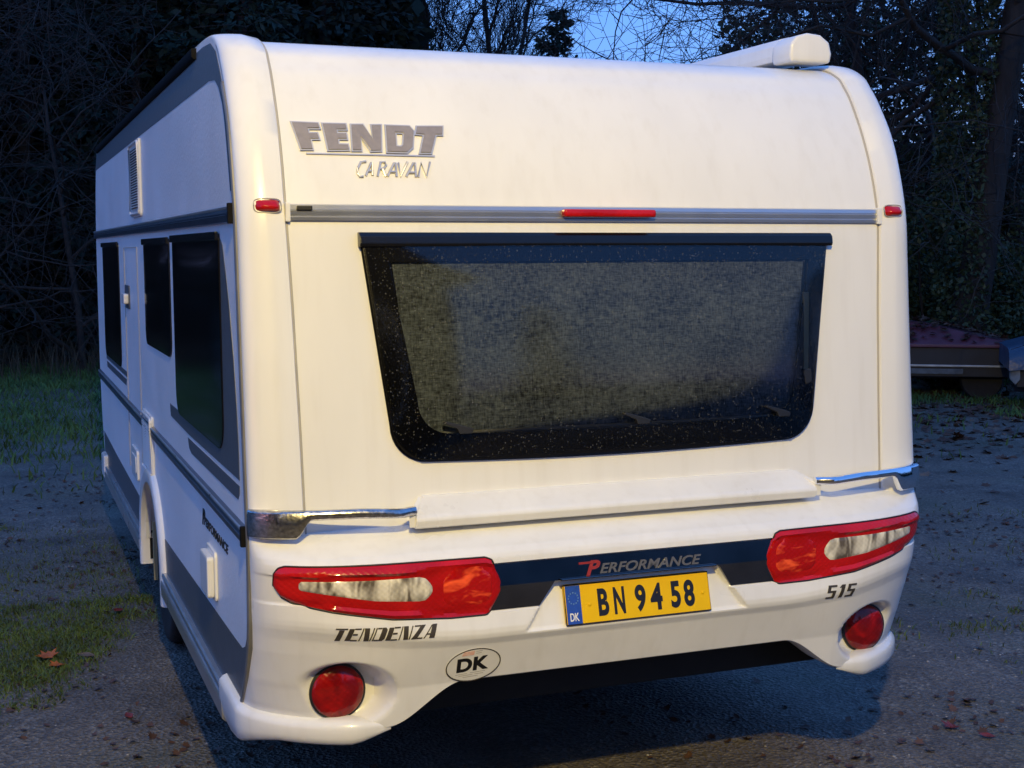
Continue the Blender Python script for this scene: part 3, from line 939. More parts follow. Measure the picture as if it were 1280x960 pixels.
for j in range(25):
    v = j / 24; row = []
    zz = WZ0 + .006 + (WZ1 - WZ0 - .012) * v
    for i in range(49):
        u = 2 * i / 48 - 1
        hw = w_half(zz) - .006
        dzb = max(0, (WZ0 + .115 - zz) / .115)
        hw -= .115 * (1 - math.sqrt(max(0, 1 - dzb * dzb)))
        row.append(pp(u * hw, zz, .0022))
    rows.append(row)
MB().grid(rows).build('pane', M['pane'], win, smooth=60)
# woven blind behind the pane, its side rail and its folded top
bl = [rear_pt(x, z, .007) for x, z in win_outline(.075, .06, rad=.10)]
blo = win_outline(.075, .06, rad=.10)
b = MB(); rows = []
for j in range(15):
    zz = WZ0 + .088 + (WZ1 - WZ0 - .088 - .075) * j / 14
    hw = w_half(zz) - .088
    rows.append([rear_pt(u * hw, zz, .008 + .002 * math.sin(j * 2.4)) for u in np.linspace(-1, 1, 7)])
b.grid(rows).build('blind', M['blind'], win, smooth=60)
MB().tube([rear_pt(-w_half(1.345) + .085, 1.322, .011), rear_pt(0, 1.318, .011), rear_pt(w_half(1.345) - .085, 1.322, .011)], .006, 8).build('blind_rail', mat('grey_blind_rail', (.25, .25, .24), .4), win, smooth=60)
MB().prism([rear_pt(x, z, .024) for x, z in ((.716, 1.735), (.738, 1.735), (.726, 1.47), (.706, 1.47))], (0, .012, 0)).build('window_stay', mat('pale_stay_arm', (.50, .44, .26), .4), win, bevel=.003)
MB().prism([rear_pt(x, z, .026) for x, z in ((.700, 1.474), (.735, 1.474), (.738, 1.43), (.712, 1.42))], (0, .012, 0)).build('stay_knob', M['black_matt'], win, bevel=.004)
for x0 in (-.53, .075, .60):
    b = MB()
    b.prism([rear_pt(x0 + dx, 1.318 + dz, .050) for dx, dz in ((-.012, 0), (.030, 0), (.034, .014), (.012, .022), (-.055, .040), (-.062, .034), (-.018, .016))], (0, .018, 0))
    b.build('latch', M['black_matt'], win, bevel=.002)
b = MB()
b.prism([(-.828, .000, 1.890), (-.828, -.038, 1.893), (-.828, -.042, 1.902), (-.828, -.038, 1.925), (-.828, -.026, 1.936), (-.828, .000, 1.937)], (1.662, 0, 0))
b.build('hinge_rail', M['black'], win, bevel=.003)

# ---- left and right side fittings
def side_fit(sg):
    X = lambda l: sg * (HW + l)
    def plate_(poly, lift, m, name, par=caravan, bevel=0.0, back=0.0):
        return MB().prism([(X(lift), y, z) for y, z in poly], (-sg * (lift - back), 0, 0)).build(name, m, par, bevel=bevel)
    def rrect(y0, y1, z0, z1, r, slant=0.0, rt=None):
        rt = r if rt is None else rt
        P = []
        for (cy, cz, a0, rad) in ((y0 + r, z0 + r, PI, r), (y1 - r, z0 + r, 1.5 * PI, r), (y1 - rt, z1 - rt, 0, rt), (y0 + rt, z1 - rt, .5 * PI, rt)):
            for k in range(6):
                a = a0 + PI / 2 * k / 5
                P.append((cy + rad * math.cos(a), cz + rad * math.sin(a)))
        return P
    # rails along the side
    for zc in (1.992, 1.040):
        y0 = .058 if zc > 1.5 else -.036
        b = MB().prism([(X(0), y0, zc - .026), (X(.014), y0, zc - .024), (X(.017), y0, zc - .004), (X(.010), y0, zc), (X(.016), y0, zc + .004), (X(.013), y0, zc + .024), (X(0), y0, zc + .027)], (0, 5.77 - y0, 0))
        r_ = b.build('side_rail', M['alu_dark'], caravan)
        MB().prism([(X(.0135), y0 + .012, zc + .012), (X(.0175), y0 + .012, zc + .015), (X(.0175), y0 + .012, zc + .021), (X(.013), y0 + .012, zc + .0245)], (0, 5.755 - y0, 0)).build('rail_bead', M['alu'], r_)
        MB().box(min(X(-.002), X(.022)), max(X(-.002), X(.022)), y0 - .006, y0 + .014, zc - .030, zc + .031).build('rail_end', M['dull_black'], r_, bevel=.003)
    # windows
    for y0, y1, z0, z1, rad in ((.352, 1.530, 1.238, 1.937, .10), (1.655, 2.625, 1.445, 1.932, .07), (4.02, 5.17, 1.215, 1.928, .09)):
        w = plate_(rrect(y0, y1, z0, z1, rad, rt=.02), .006, M['black'], 'side_window')
        rows = []
        for j in range(13):
            v = j / 12; zz = z0 + .006 + (z1 - z0 - .012) * v; row = []
            for i in range(13):
                u = i / 12
                ins = 0
                dz_ = max(0, (z0 + rad - zz) / rad)
                ins = rad * (1 - math.sqrt(max(0, 1 - dz_ ** 2)))
                ya, yb = y0 + .005 + ins, y1 - .005 - ins
                row.append((X(.0065 + .008 * (1 - (2 * u - 1) ** 4) * (1 - (2 * v - 1) ** 4)), ya + (yb - ya) * u, zz))
            rows.append(row)
        MB().grid(rows).build('pane', M['side_pane'], w, smooth=60)
        MB().box(min(X(.005), X(.016)), max(X(.005), X(.016)), y0 + .002, y1 - .002, z1 - .022, z1 + .006).build('hinge_rail', M['black'], w, bevel=.003)
    # printed vinyl
    D = .0016
    def vinyl(poly): plate_(poly, D, M['grey_print'], 'vinyl_stripe')
    vinyl([(.362, 1.928), (.30, 1.90), (.24, 1.80), (.19, 1.70), (.14, 1.56), (.105, 1.42), (.085, 1.30), (.080, 1.190), (1.20, 1.186), (1.76, 1.196), (1.78, 1.246), (1.5, 1.246), (1.5, 1.30), (.362, 1.30)])
    vinyl([(.082, 1.172), (.088, 1.146), (.115, 1.126), (1.15, 1.122), (1.21, 1.135), (1.24, 1.172)])
    vinyl([(3.72, 1.216), (3.74, 1.186), (5.16, 1.186), (5.16, 1.216)])
    vinyl([(3.76, 1.172), (3.80, 1.134), (5.12, 1.134), (5.14, 1.172)])
    vinyl([(.205, .447), (.105, .530), (.045, .61), (-.006, .70), (-.026, .80), (-.018, .80), (.015, .720), (.045, .685), (.10, .665), (.22, .660), (2.12, .600), (2.12, .447)])
    vinyl([(3.04, .447), (3.04, .600), (4.6, .628), (5.60, .655), (5.56, .47), (5.50, .447)])
    vinyl([(.150, 2.285), (.225, 2.385), (.283, 2.447), (.34, 2.50), (.44, 2.538), (.60, 2.548), (.95, 2.550), (5.42, 2.540), (5.60, 2.42), (.50, 2.426), (.37, 2.415), (.30, 2.385), (.235, 2.33), (.205, 2.285), (.155, 2.15), (.125, 2.06), (.105, 2.06), (.105, 2.15)])
    # vents
    for y0, y1, z0, z1, nsl in ((2.66, 3.10, 2.048, 2.414, 22), (2.45, 2.85, .812, 1.110, 16)):
        vt = plate_(rrect(y0, y1, z0, z1, .02), .012, M['bumper'], 'vent_grille', bevel=.003)
        plate_([(y0 + .04, z0 + .04), (y1 - .04, z0 + .04), (y1 - .04, z1 - .04), (y0 + .04, z1 - .04)], .0132, M['black_matt'], 'vent_backing', vt)
        sl = MB(); n_ = nsl
        for k in range(n_):
            zz = z0 + .05 + (z1 - z0 - .10) * k / (n_ - 1)
            sl.prism([(X(.013), y0 + .04, zz - .003), (X(.021), y0 + .04, zz - .006), (X(.013), y0 + .04, zz + .003)], (0, y1 - y0 - .08, 0))
        o_ = sl.build('vent_slats', M['bumper'], vt); o_['kind'] = 'stuff'
        for (a, c) in ((y0 + .022, z0 + .02), (y0 + .022, z1 - .02), (y1 - .022, z0 + .02), (y1 - .022, z1 - .02)):
            pass
        MB().tube([(X(.014), y, z) for y, z in rrect(y0 + .014, y1 - .014, z0 + .014, z1 - .014, .016)] + [(X(.014), y0 + .014, z0 + .03)], .007, 6, caps=False).build('vent_rim', M['bumper'], vt, smooth=60)
    # service hatch, handle, lock
    h_ = plate_(rrect(3.20, 3.50, .685, .845, .02), .012, M['bumper'], 'service_hatch', bevel=.003)
    plate_(rrect(3.24, 3.46, .72, .81, .015), .016, M['bumper'], 'hatch_flap', h_, bevel=.002, back=.011)
    g_ = plate_(rrect(.575, .775, .690, .862, .02), .010, M['bumper'], 'hatch_frame', bevel=.003)
    plate_(rrect(.590, .76, .700, .845, .015), .034, M['bumper'], 'hatch_lid', g_, bevel=.008, back=.009)
    k_ = plate_(rrect(3.42, 3.66, 1.575, 1.70, .015), .006, M['grey_print'], 'door_latch_plate', bevel=.002)
    plate_(rrect(3.46, 3.62, 1.60, 1.655, .012), .03, M['bumper'], 'door_handle', k_, bevel=.006, back=.005)
    MB().tube([(X(.001), 3.68, .70), (X(.001), 3.68, 1.90), (X(.001), 2.98, 1.90), (X(.001), 2.98, .90)], .0035, 5).build('door_seam', M['seal'], caravan)
    # skirt rail and sill
    for y0, y1 in ((.385, 2.10), (3.06, 5.34)):
        b = MB().prism([(X(-.01), y0, .452), (X(.016), y0, .452), (X(.022), y0, .444), (X(.022), y0, .434), (X(.010), y0, .430), (X(.010), y0, .421), (X(.024), y0, .417), (X(.028), y0, .406), (X(.026), y0, .350), (X(.014), y0, .338), (X(-.01), y0, .338)], (0, y1 - y0, 0))
        b.build('sill', M['alu'], caravan)
    MB().box(min(X(-.02), X(.03)), max(X(-.02), X(.03)), 5.33, 5.55, .36, .52).build('sill_end', M['bumper'], caravan, bevel=.02, segs=3)
    # wheel arch moulding
    rows = []
    cy, cz = 2.58, .40
    for a in np.linspace(-.30, PI + .30, 33):
        ca, sa = math.cos(a), math.sin(a)
        row = []
        for r_, l in ((.485, 0), (.482, .010), (.472, .020), (.455, .026), (.425, .027), (.405, .023), (.398, .010), (.398, -.06)):
            yy, zz = cy + r_ * ca * 1.03, cz + r_ * sa * .94
            if a < 0 or a > PI:
                yy = cy + math.copysign(r_ * 1.03, ca) * 1.0
                zz = cz + .35 * (a if a < 0 else PI - a)
            row.append((X(l), yy, zz))
        rows.append(row)
    MB().grid(rows).build('wheel_arch', M['bumper'], caravan, smooth=50)
    rows = []
    for a in np.linspace(-.2, PI + .2, 25):
        rows.append([(X(-.02 - d), cy + .41 * math.cos(a), cz + .395 * math.sin(a)) for d in (0, .26)])
    MB().grid(rows).build('wheel_well', M['under'], caravan, smooth=60)
    MB().box(min(X(-.03), X(-.15)), max(X(-.03), X(-.15)), 2.93, 2.945, .22, .52).build('lit_arch_edge', mat('lamplit_beige', (.42, .36, .20), .6), caravan, bevel=.003)  # beige painted for the lamplit inner far edge of the wheel arch
    # wheel
    wx = sg * 1.045; R_ = .325
    v, f = lathe([(.20, -.085), (.27, -.095), (.305, -.092), (.322, -.075), (R_, -.05), (R_, .05), (.322, .075), (.305, .092), (.27, .095), (.20, .085)], (wx, 2.58, R_), (sg, 0, 0), 48)
    wh = obj('wheel', v, f, M['tyre'], caravan, smooth=50)
    v, f = lathe([(.20, -.08), (.20, .075), (.185, .082), (.17, .05), (.10, .035), (.08, .06), (.04, .065)], (wx, 2.58, R_), (sg, 0, 0), 40)
    obj('rim', v, f, M['rim'], wh, smooth=40)
    # side lettering
    v, f = text_mesh('PERFORMANCE', shear=.3, offset=.03)
    if sg < 0:
        pf = lambda u, w_, l: (X(l), .865 - .535 * u, .905 + .034 * w_)
    else:
        pf = lambda u, w_, l: (X(l), .33 + .535 * u, .905 + .034 * w_)
    obj('lettering', *solid_faces(v, f, pf, .0018), M['ink'], caravan)
    v, f = text_mesh('P', shear=.3, offset=.03)
    if sg < 0: pf = lambda u, w_, l: (X(l), .905 - .07 * u, .900 + .062 * w_)
    else: pf = lambda u, w_, l: (X(l), .29 + .07 * u, .900 + .062 * w_)
    obj('lettering', *solid_faces(v, f, pf, .0024), M['ink'], caravan)
side_fit(-1); side_fit(1)

# ---- rolled awning along the right edge of the roof
sec = [(-.075, .0), (-.080, .02), (-.078, .055), (-.055, .082), (-.015, .092), (.035, .088), (.070, .066), (.080, .03), (.074, .0)]
aw = MB().prism([(.955 + x, .42, 2.572 + z) for x, z in sec], (0, 4.7, 0)).build('awning_case', M['bumper'], caravan, bevel=.004)
MB().prism([(.955 + x * 1.10, .295, 2.557 + z * 1.14) for x, z in sec], (0, .13, 0)).build('end_cap', M['bumper'], aw, bevel=.012, segs=3, smooth=50)
for y in (.6, 2.6, 4.6):
    MB().box(.92, 1.0, y, y + .08, 2.54, 2.585).build('bracket', M['alu'], aw, bevel=.003)

# =================================================================== GROUND
def fbm(x, y, s, o=4, seed=0.0):
    v = 0; a = .5
    for k in range(o):
        v += a * mnoise.noise(Vector((x * s + seed, y * s - seed * .7, seed * .3)))
        s *= 2.1; a *= .5
    return v
def ground_h(x, y):
    d = math.hypot(x, y - 2)
    h = .030 * fbm(x, y, .35, 3, 3.1) * sstep(1.0, 5, d)
    h += .012 * fbm(x, y, 1.9, 4, 8.0)
    # low ruts beside the caravan
    return h
def graded(a, b, fine0, fine1, step, grow):
    out = list(np.arange(fine0, fine1 + 1e-6, step))
    s = step; x = out[-1]
    while x < b:
        s *= grow; x += s; out.append(min(x, b))
    s = step; x = out[0]; pre = []
    while x > a:
        s *= grow; x -= s; pre.append(max(x, a))
    return pre[::-1] + out
gx = graded(-150, 160, -3.2, 3.6, .05, 1.16)
gy = graded(-120, 260, -1.5, 5.0, .05, 1.16)
GV = [(x, y, ground_h(x, y)) for y in gy for x in gx]
nx_ = len(gx); GF = [(j * nx_ + i, j * nx_ + i + 1, (j + 1) * nx_ + i + 1, (j + 1) * nx_ + i) for j in range(len(gy) - 1) for i in range(nx_ - 1)]

def ground_mat():
    m = bpy.data.materials.new('gravel_and_mud')
    m.use_nodes = True
    nt = m.node_tree; b = nt.nodes['Principled BSDF']
    geo = nt.nodes.new('ShaderNodeNewGeometry')
    def noise(scale, detail=6, rough=.6, vec=None):
        n = nt.nodes.new('ShaderNodeTexNoise'); n.inputs['Scale'].default_value = scale
        n.inputs['Detail'].default_value = detail; n.inputs['Roughness'].default_value = rough
        nt.links.new(vec or geo.outputs['Position'], n.inputs['Vector']); return n.outputs['Fac']
    def ramp(src, stops):
        r = nt.nodes.new('ShaderNodeValToRGB')
        for i, (p, c) in enumerate(stops):
            e = r.color_ramp.elements[i] if i < 2 else r.color_ramp.elements.new(p)
            e.position = p; e.color = (*c, 1)
        nt.links.new(src, r.inputs[0]); return r.outputs[0]
    def mix(a, c, f, mode='MIX'):
        x = nt.nodes.new('ShaderNodeMixRGB'); x.blend_type = mode
        if isinstance(f, float): x.inputs[0].default_value = f
        else: nt.links.new(f, x.inputs[0])
        nt.links.new(a, x.inputs[1]); nt.links.new(c, x.inputs[2]); return x.outputs[0]
    stones = nt.nodes.new('ShaderNodeTexVoronoi'); stones.inputs['Scale'].default_value = 62
    nt.links.new(geo.outputs['Position'], stones.inputs['Vector'])
    fine = ramp(noise(55, 8, .75), [(.30, (.034, .028, .023)), (.50, (.150, .127, .103)), (.72, (.33, .29, .245))])
    stone_c = ramp(stones.outputs['Color'], [(.1, (.060, .052, .044)), (.6, (.195, .172, .147)), (.95, (.40, .37, .325))])
    c = mix(fine, stone_c, ramp(noise(2.3, 5), [(.38, (.15, .15, .15)), (.66, (.75, .75, .75))]))
    mud = ramp(noise(1.6, 8, .7), [(.34, (.26, .235, .215)), (.62, (1, 1, 1))])
    c = mix(c, mud, .85, 'MULTIPLY')
    moss = ramp(noise(.8, 7, .7), [(.50, (0, 0, 0)), (.66, (.6, .6, .6))])
    mossc = ramp(noise(30, 5), [(.3, (.018, .024, .008)), (.7, (.05, .058, .022))])
    c = mix(c, mossc, moss)
    nt.links.new(c, b.inputs['Base Color'])
    rr = nt.nodes.new('ShaderNodeMapRange'); rr.inputs['To Min'].default_value = .25; rr.inputs['To Max'].default_value = .92
    nt.links.new(noise(1.1, 4), rr.inputs['Value']); nt.links.new(rr.outputs[0], b.inputs['Roughness'])
    bp = nt.nodes.new('ShaderNodeBump'); bp.inputs['Strength'].default_value = .9; bp.inputs['Distance'].default_value = .012
    ad = nt.nodes.new('ShaderNodeMath'); ad.operation = 'ADD'
    nt.links.new(noise(24, 8, .75), ad.inputs[0]); nt.links.new(stones.outputs['Distance'], ad.inputs[1])
    nt.links.new(ad.outputs[0], bp.inputs['Height']); nt.links.new(bp.outputs[0], b.inputs['Normal'])
    return m
raw('ground', GV, GF, ground_mat(), kind='structure', smooth=True)

def leafmat(name, c1, c2, rough=.6, scale=3.0, trans=0.0):
    m = mat(name, c1, rough, base2=c2, vscale=scale, spec=.25)
    return m
M['grass'] = leafmat('wet_grass', (.095, .15, .038), (.045, .068, .022), .55, 2.2)
M['grass_far'] = leafmat('rough_grass', (.085, .16, .042), (.040, .085, .026), .7, 1.3)
M['straw'] = leafmat('dead_stalks', (.075, .068, .045), (.035, .032, .022), .8)
M['litter'] = leafmat('wet_leaf_litter', (.105, .055, .035), (.038, .022, .017), .5, 9)
M['litter_pale'] = leafmat('pale_leaf_litter', (.17, .12, .085), (.07, .05, .04), .5, 9)
M['orange_leaf'] = leafmat('orange_maple_leaf', (.42, .115, .015), (.24, .06, .012), .5, 30)
M['redbrown_leaf'] = leafmat('red_brown_leaf', (.20, .028, .014), (.09, .015, .010), .4, 30)
M['stone'] = mat('wet_pebble', (.40, .37, .33), .45, base2=(.09, .08, .07), vscale=14)
M['needles'] = leafmat('spruce_needles', (.022, .046, .033), (.008, .019, .015), .7, 1.1)
M['needles_dark'] = leafmat('yew_needles', (.016, .034, .026), (.007, .016, .013), .8, .9)
M['ivy'] = leafmat('ivy_leaves', (.044, .062, .026), (.016, .028, .014), .5, 1.8)
M['shrub'] = leafmat('holly_leaves', (.042, .066, .022), (.016, .028, .012), .5, 1.4)
M['bark'] = mat('dark_bark', (.026, .022, .018), .9, base2=(.010, .009, .008), vscale=7, bump=.8, bscale=18, bdist=.03, stretch=(1, 1, .25))
M['bark_pale'] = mat('pale_twig_bark', (.030, .026, .022), .85, base2=(.012, .011, .010), vscale=5)

# grass blades, batched in numpy
def blades(name, pts, h, w, material, lean=.5):
    pts = np.asarray(pts, float); n = len(pts)
    a = rng.uniform(0, 2 * PI, n); hh = h * rng.uniform(.45, 1.25, n); ww = w * rng.uniform(.7, 1.4, n)
    ld = rng.uniform(0, 2 * PI, n); ll = hh * rng.uniform(.1, lean * 2, n)
    dx = np.stack([np.cos(a) * ww, np.sin(a) * ww, np.zeros(n)], 1)
    tip = np.stack([np.cos(ld) * ll, np.sin(ld) * ll, hh], 1)
    mid = np.stack([np.cos(ld) * ll * .35, np.sin(ld) * ll * .35, hh * .6], 1)
    v = np.empty((n, 5, 3)); v[:, 0] = pts - dx; v[:, 1] = pts + dx; v[:, 2] = pts + mid + dx * .8; v[:, 3] = pts + mid - dx * .8; v[:, 4] = pts + tip
    k = np.arange(n)[:, None] * 5
    f = np.concatenate([k + np.array([[0, 1, 2]]), k + np.array([[0, 2, 3]]), k + np.array([[3, 2, 4]])])
    return raw(name, v.reshape(-1, 3), f, material, kind='stuff')

def scatter(n, x0, x1, y0, y1, keep):
    out = []
    tries = 0
    while len(out) < n and tries < n * 12:
        tries += 1
        x = random.uniform(x0, x1); y = random.uniform(y0, y1)
        if keep(x, y): out.append((x, y, ground_h(x, y) - .004))
    return out

def near_patch(x, y):
    # lawn edge left of the caravan: from (-1.9, 1.7) up to the wheel
    edge = 1.70 + (x + 1.88) * 1.75 + .55 * fbm(x, y, 1.6, 3, 5)
    top = 3.5 + .5 * fbm(x, y, .9, 3, 2)
    d = (y - edge)
    if d < -.3 or x > -1.12: return False
    if y > top: return random.random() < .10 * sstep(6.5, 3.5, y) + .22 * sstep(.12, .4, fbm(x, y, 1.1, 3, 4))
    return random.random() < sstep(-.25, .45, d + .5 * fbm(x, y, 4.5, 3, 17)) * sstep(-.30, .25, fbm(x, y, 2.3, 4, 9) + .05)
tag(blades('grass', scatter(30000, -3.2, -1.1, 1.3, 6.5, near_patch), .030, .0028, M['grass'], .8), 'short wet green grass patch left of the caravan', 'grass')
def meadow(x, y):
    e = 8.6 + .9 * fbm(x, y, .35, 3, 1) 
    if y < e: return random.random() < .10 * sstep(6.0, 8.5, y)
    return random.random() < .35 + .65 * sstep(-.25, .3, fbm(x, y, .7, 3, 6))
tag(blades('meadow_grass', scatter(26000, -4.5, 2.5, 6.0, 19.5, meadow), .10, .007, M['grass_far'], .7), 'rough dark grass in front of the wood on the left', 'grass')
def right_patch(x, y):
    c = sstep(.42, .0, abs(y - (1.50 + .10 * x * .2 + .2 * fbm(x, y, .8, 2, 3)))) * sstep(.04, .26, fbm(x, y, 2.0, 3, 12) + .06)
    far = .8 * sstep(7.0, 8.2, y) * sstep(-.1, .3, fbm(x, y, .6, 3, 14))
    return random.random() < max(c * .9, far, .035 * sstep(-.1, .3, fbm(x, y, 1.3, 3, 2)))
tag(blades('grass', scatter(9000, 1.5, 7.5, .6, 4.0, right_patch), .035, .003, M['grass'], .8), 'thin tufts of grass in the gravel right of the caravan', 'grass')
tag(blades('verge_grass', scatter(9000, 5.0, 13, 5.5, 12.5, right_patch), .09, .007, M['grass_far'], .6), 'dark verge grass in front of the covered trailers', 'grass')
stalks = [(random.uniform(-4.5, 1.5), random.uniform(16.5, 19.5), 0) for _ in range(1200)]
tag(blades('dead_stalks', stalks, .55, .006, M['straw'], .25), 'pale dead stalks along the foot of the dark wood', 'weeds')

# pebbles
def pebbles(name, pts, r0, r1, material, label):
    pts = np.asarray(pts); n = len(pts)
    base = np.array([(1, 0, 0), (-1, 0, 0), (0, 1, 0), (0, -1, 0), (0, 0, 1), (.6, .6, .6), (-.6, .6, .55), (-.6, -.6, .6), (.6, -.6, .5)])
    F = np.array([(4, 5, 6), (4, 6, 7), (4, 7, 8), (4, 8, 5), (0, 2, 5), (2, 1, 6), (1, 3, 7), (3, 0, 8), (5, 2, 6), (6, 1, 7), (7, 3, 8), (8, 0, 5)])
    s = (r0 + (r1 - r0) * rng.uniform(0, 1, n) ** 3)[:, None, None] * rng.uniform(.7, 1.3, (n, 1, 3)) * np.array([1, 1, .62])
    a = rng.uniform(0, 2 * PI, n); c, s_ = np.cos(a), np.sin(a)
    v = base[None] * s * rng.uniform(.8, 1.2, (n, 9, 1))
    x = v[:, :, 0] * c[:, None] - v[:, :, 1] * s_[:, None]; y = v[:, :, 0] * s_[:, None] + v[:, :, 1] * c[:, None]
    v = np.stack([x, y, v[:, :, 2]], 2) + pts[:, None, :]
    f = (np.arange(n)[:, None, None] * 9 + F[None]).reshape(-1, 3)
    return tag(raw(name, v.reshape(-1, 3), f, material, kind='stuff', smooth=True), label, 'gravel')
def gravel_ok(x, y):
    if -1.0 < x < 1.0 and y > .4: return False
    return random.random() < .35 + sstep(-.2, .3, fbm(x, y, 1.7, 3, 21))
pebbles('gravel', scatter(9000, -2.6, 0.2, .2, 4.5, gravel_ok), .002, .009, M['stone'], 'small wet stones in the mud left of the caravan')
pebbles('gravel', scatter(13000, .2, 4.4, .0, 3.6, gravel_ok), .002, .010, M['stone'], 'small wet stones on the track behind the caravan')

# fallen leaves: curled lobed blades
def leaf_shape(kind=0):
    if kind == 0:
        o = [(0, -.5), (.18, -.32), (.30, -.05), (.24, .22), (.10, .42), (0, .55), (-.12, .40), (-.26, .20), (-.29, -.06), (-.17, -.32)]
    else:
        o = [(0, -.45), (.12, -.30), (.42, -.34), (.32, -.12), (.55, .10), (.28, .12), (.24, .34), (.10, .26), (0, .58), (-.12, .25), (-.27, .32), (-.29, .10), (-.54, .06), (-.33, -.12), (-.40, -.36), (-.12, -.30)]
    return o
def litter(name, pts, size, material, label, kinds=(0, 1)):
    V = []; F = []
    for (x, y, z) in pts:
        o = leaf_shape(random.choice(kinds)); s = size * random.uniform(.55, 1.25); a = random.uniform(0, 2 * PI)
        cu = random.uniform(.1, .5); tilt = random.gauss(0, .3); t2 = random.gauss(0, .3); k = len(V)
        V.append((x, y, z + .008 + .0))
        for u, v in o:
            lz = (u * u * 2 * cu + u * tilt + v * t2 + v * v * cu * random.uniform(-.5, .8)) * s * .8
            V.append((x + s * (u * math.cos(a) - v * math.sin(a)), y + s * (u * math.sin(a) + v * math.cos(a)), z + .010 + max(lz, -.006)))
        n = len(o)
        F += [(k, k + 1 + i, k + 1 + (i + 1) % n) for i in range(n)]
    return tag(raw(name, V, F, material, kind='stuff'), label, 'leaves')
right_l = lambda x, y: random.random() < .05 + sstep(4.5, 9, y) * (.3 + .7 * sstep(-.2, .3, fbm(x, y, .9, 3, 31)))
litter('leaf_litter', scatter(2600, 3.5, 12.5, 3.5, 12, right_l), .11, M['litter'], 'brown leaf litter on the verge right of the caravan')
litter('leaf_litter', scatter(700, 3.0, 12.5, 3.5, 12, right_l), .10, M['litter_pale'], 'pale curled leaves among the litter on the right')
litter('leaf_litter', scatter(900, .3, 5.0, .0, 4.5, lambda x, y: random.random() < .1 + sstep(-.1, .35, fbm(x, y, 1.2, 3, 41))), .038, M['litter'], 'scattered small dark leaves on the gravel track')
litter('leaf_litter', scatter(900, -3, -.6, .6, 8, lambda x, y: random.random() < .1 + sstep(-.1, .35, fbm(x, y, 1.2, 3, 43))), .038, M['litter'], 'scattered dark leaves on the mud and grass left')

def big_leaf(name, x, y, size, ang, m, label, kind=1, lift=.012, group=None):
    o = leaf_shape(kind); P = []
    for u, v in [(0, 0)] + [(u * .55, v * .55) for u, v in o] + o:
        z = .55 * u * u + .35 * v * v * (1 if v > 0 else -.3) + .10 * u
        P.append((size * (u * math.cos(ang) - v * math.sin(ang)), size * (u * math.sin(ang) + v * math.cos(ang)), size * z))
    n = len(o)
    F = [(0, 1 + i, 1 + (i + 1) % n) for i in range(n)] + [(1 + i, 1 + n + i, 1 + n + (i + 1) % n, 1 + (i + 1) % n) for i in range(n)]
    zmin = min(p[2] for p in P)
    me = bpy.data.meshes.new(name); me.from_pydata([(a, b_, c - zmin) for a, b_, c in P], [], F); me.materials.append(m)
    ob = bpy.data.objects.new(name, me); COL.objects.link(ob); ob.location = (x, y, ground_h(x, y) + lift)
    sm = ob.modifiers.new('thickness', 'SOLIDIFY'); sm.thickness = .0012
    return tag(ob, label, 'leaf', group)
GL = 'fallen leaves lying on the ground'
big_leaf('fallen_leaf', -1.690, 2.42, .10, .5, M['orange_leaf'], 'large orange leaf lying in the grass left of the caravan', 1, .03, GL)
big_leaf('fallen_leaf', -1.655, 2.30, .07, 2.2, M['orange_leaf'], 'smaller orange leaf half under the large orange one', 1, .02, GL)
big_leaf('fallen_leaf', -1.52, 2.40, .08, 1.2, M['litter_pale'], 'pale brown leaf in the grass just right of the orange leaves', 0, .02, GL)
big_leaf('fallen_leaf', -1.315, 3.12, .08, 2.6, M['redbrown_leaf'], 'rusty leaf in the grass near the caravan wheel', 0, .03, GL)
big_leaf('fallen_leaf', -1.41, 1.52, .055, .3, M['redbrown_leaf'], 'small dark red leaf on the bare mud behind the left lip', 0, .008, GL)
big_leaf('fallen_leaf', 1.60, .215, .07, 1.9, M['redbrown_leaf'], 'dark red leaf on the lit gravel at the lower right', 1, .010, GL)
big_leaf('fallen_leaf', 1.66, .075, .06, .9, M['redbrown_leaf'], 'small red leaf nearest the lower right of the picture', 0, .010, GL)
big_leaf('fallen_leaf', 2.42, 1.02, .06, 2.4, M['litter_pale'], 'pinkish leaf by the grass tufts right of the caravan', 0, .010, GL)

# =================================================================== TREES
def quads_from(c, dirs, size_l, size_w):
    """leaf-sized quads: c centres (n,3), dirs (n,3) long axes"""
    n = len(c)
    d = dirs / np.maximum(np.linalg.norm(dirs, axis=1, keepdims=True), 1e-6)
    r = rng.normal(size=(n, 3)); s = np.cross(d, r); s /= np.maximum(np.linalg.norm(s, axis=1, keepdims=True), 1e-6)
    L = size_l * rng.uniform(.6, 1.3, (n, 1)); W = size_w * rng.uniform(.6, 1.3, (n, 1))
    v = np.empty((n, 4, 3)); v[:, 0] = c; v[:, 1] = c + d * L * .5 + s * W; v[:, 2] = c + d * L; v[:, 3] = c + d * L * .5 - s * W
    return v.reshape(-1, 3), np.arange(n * 4).reshape(n, 4)

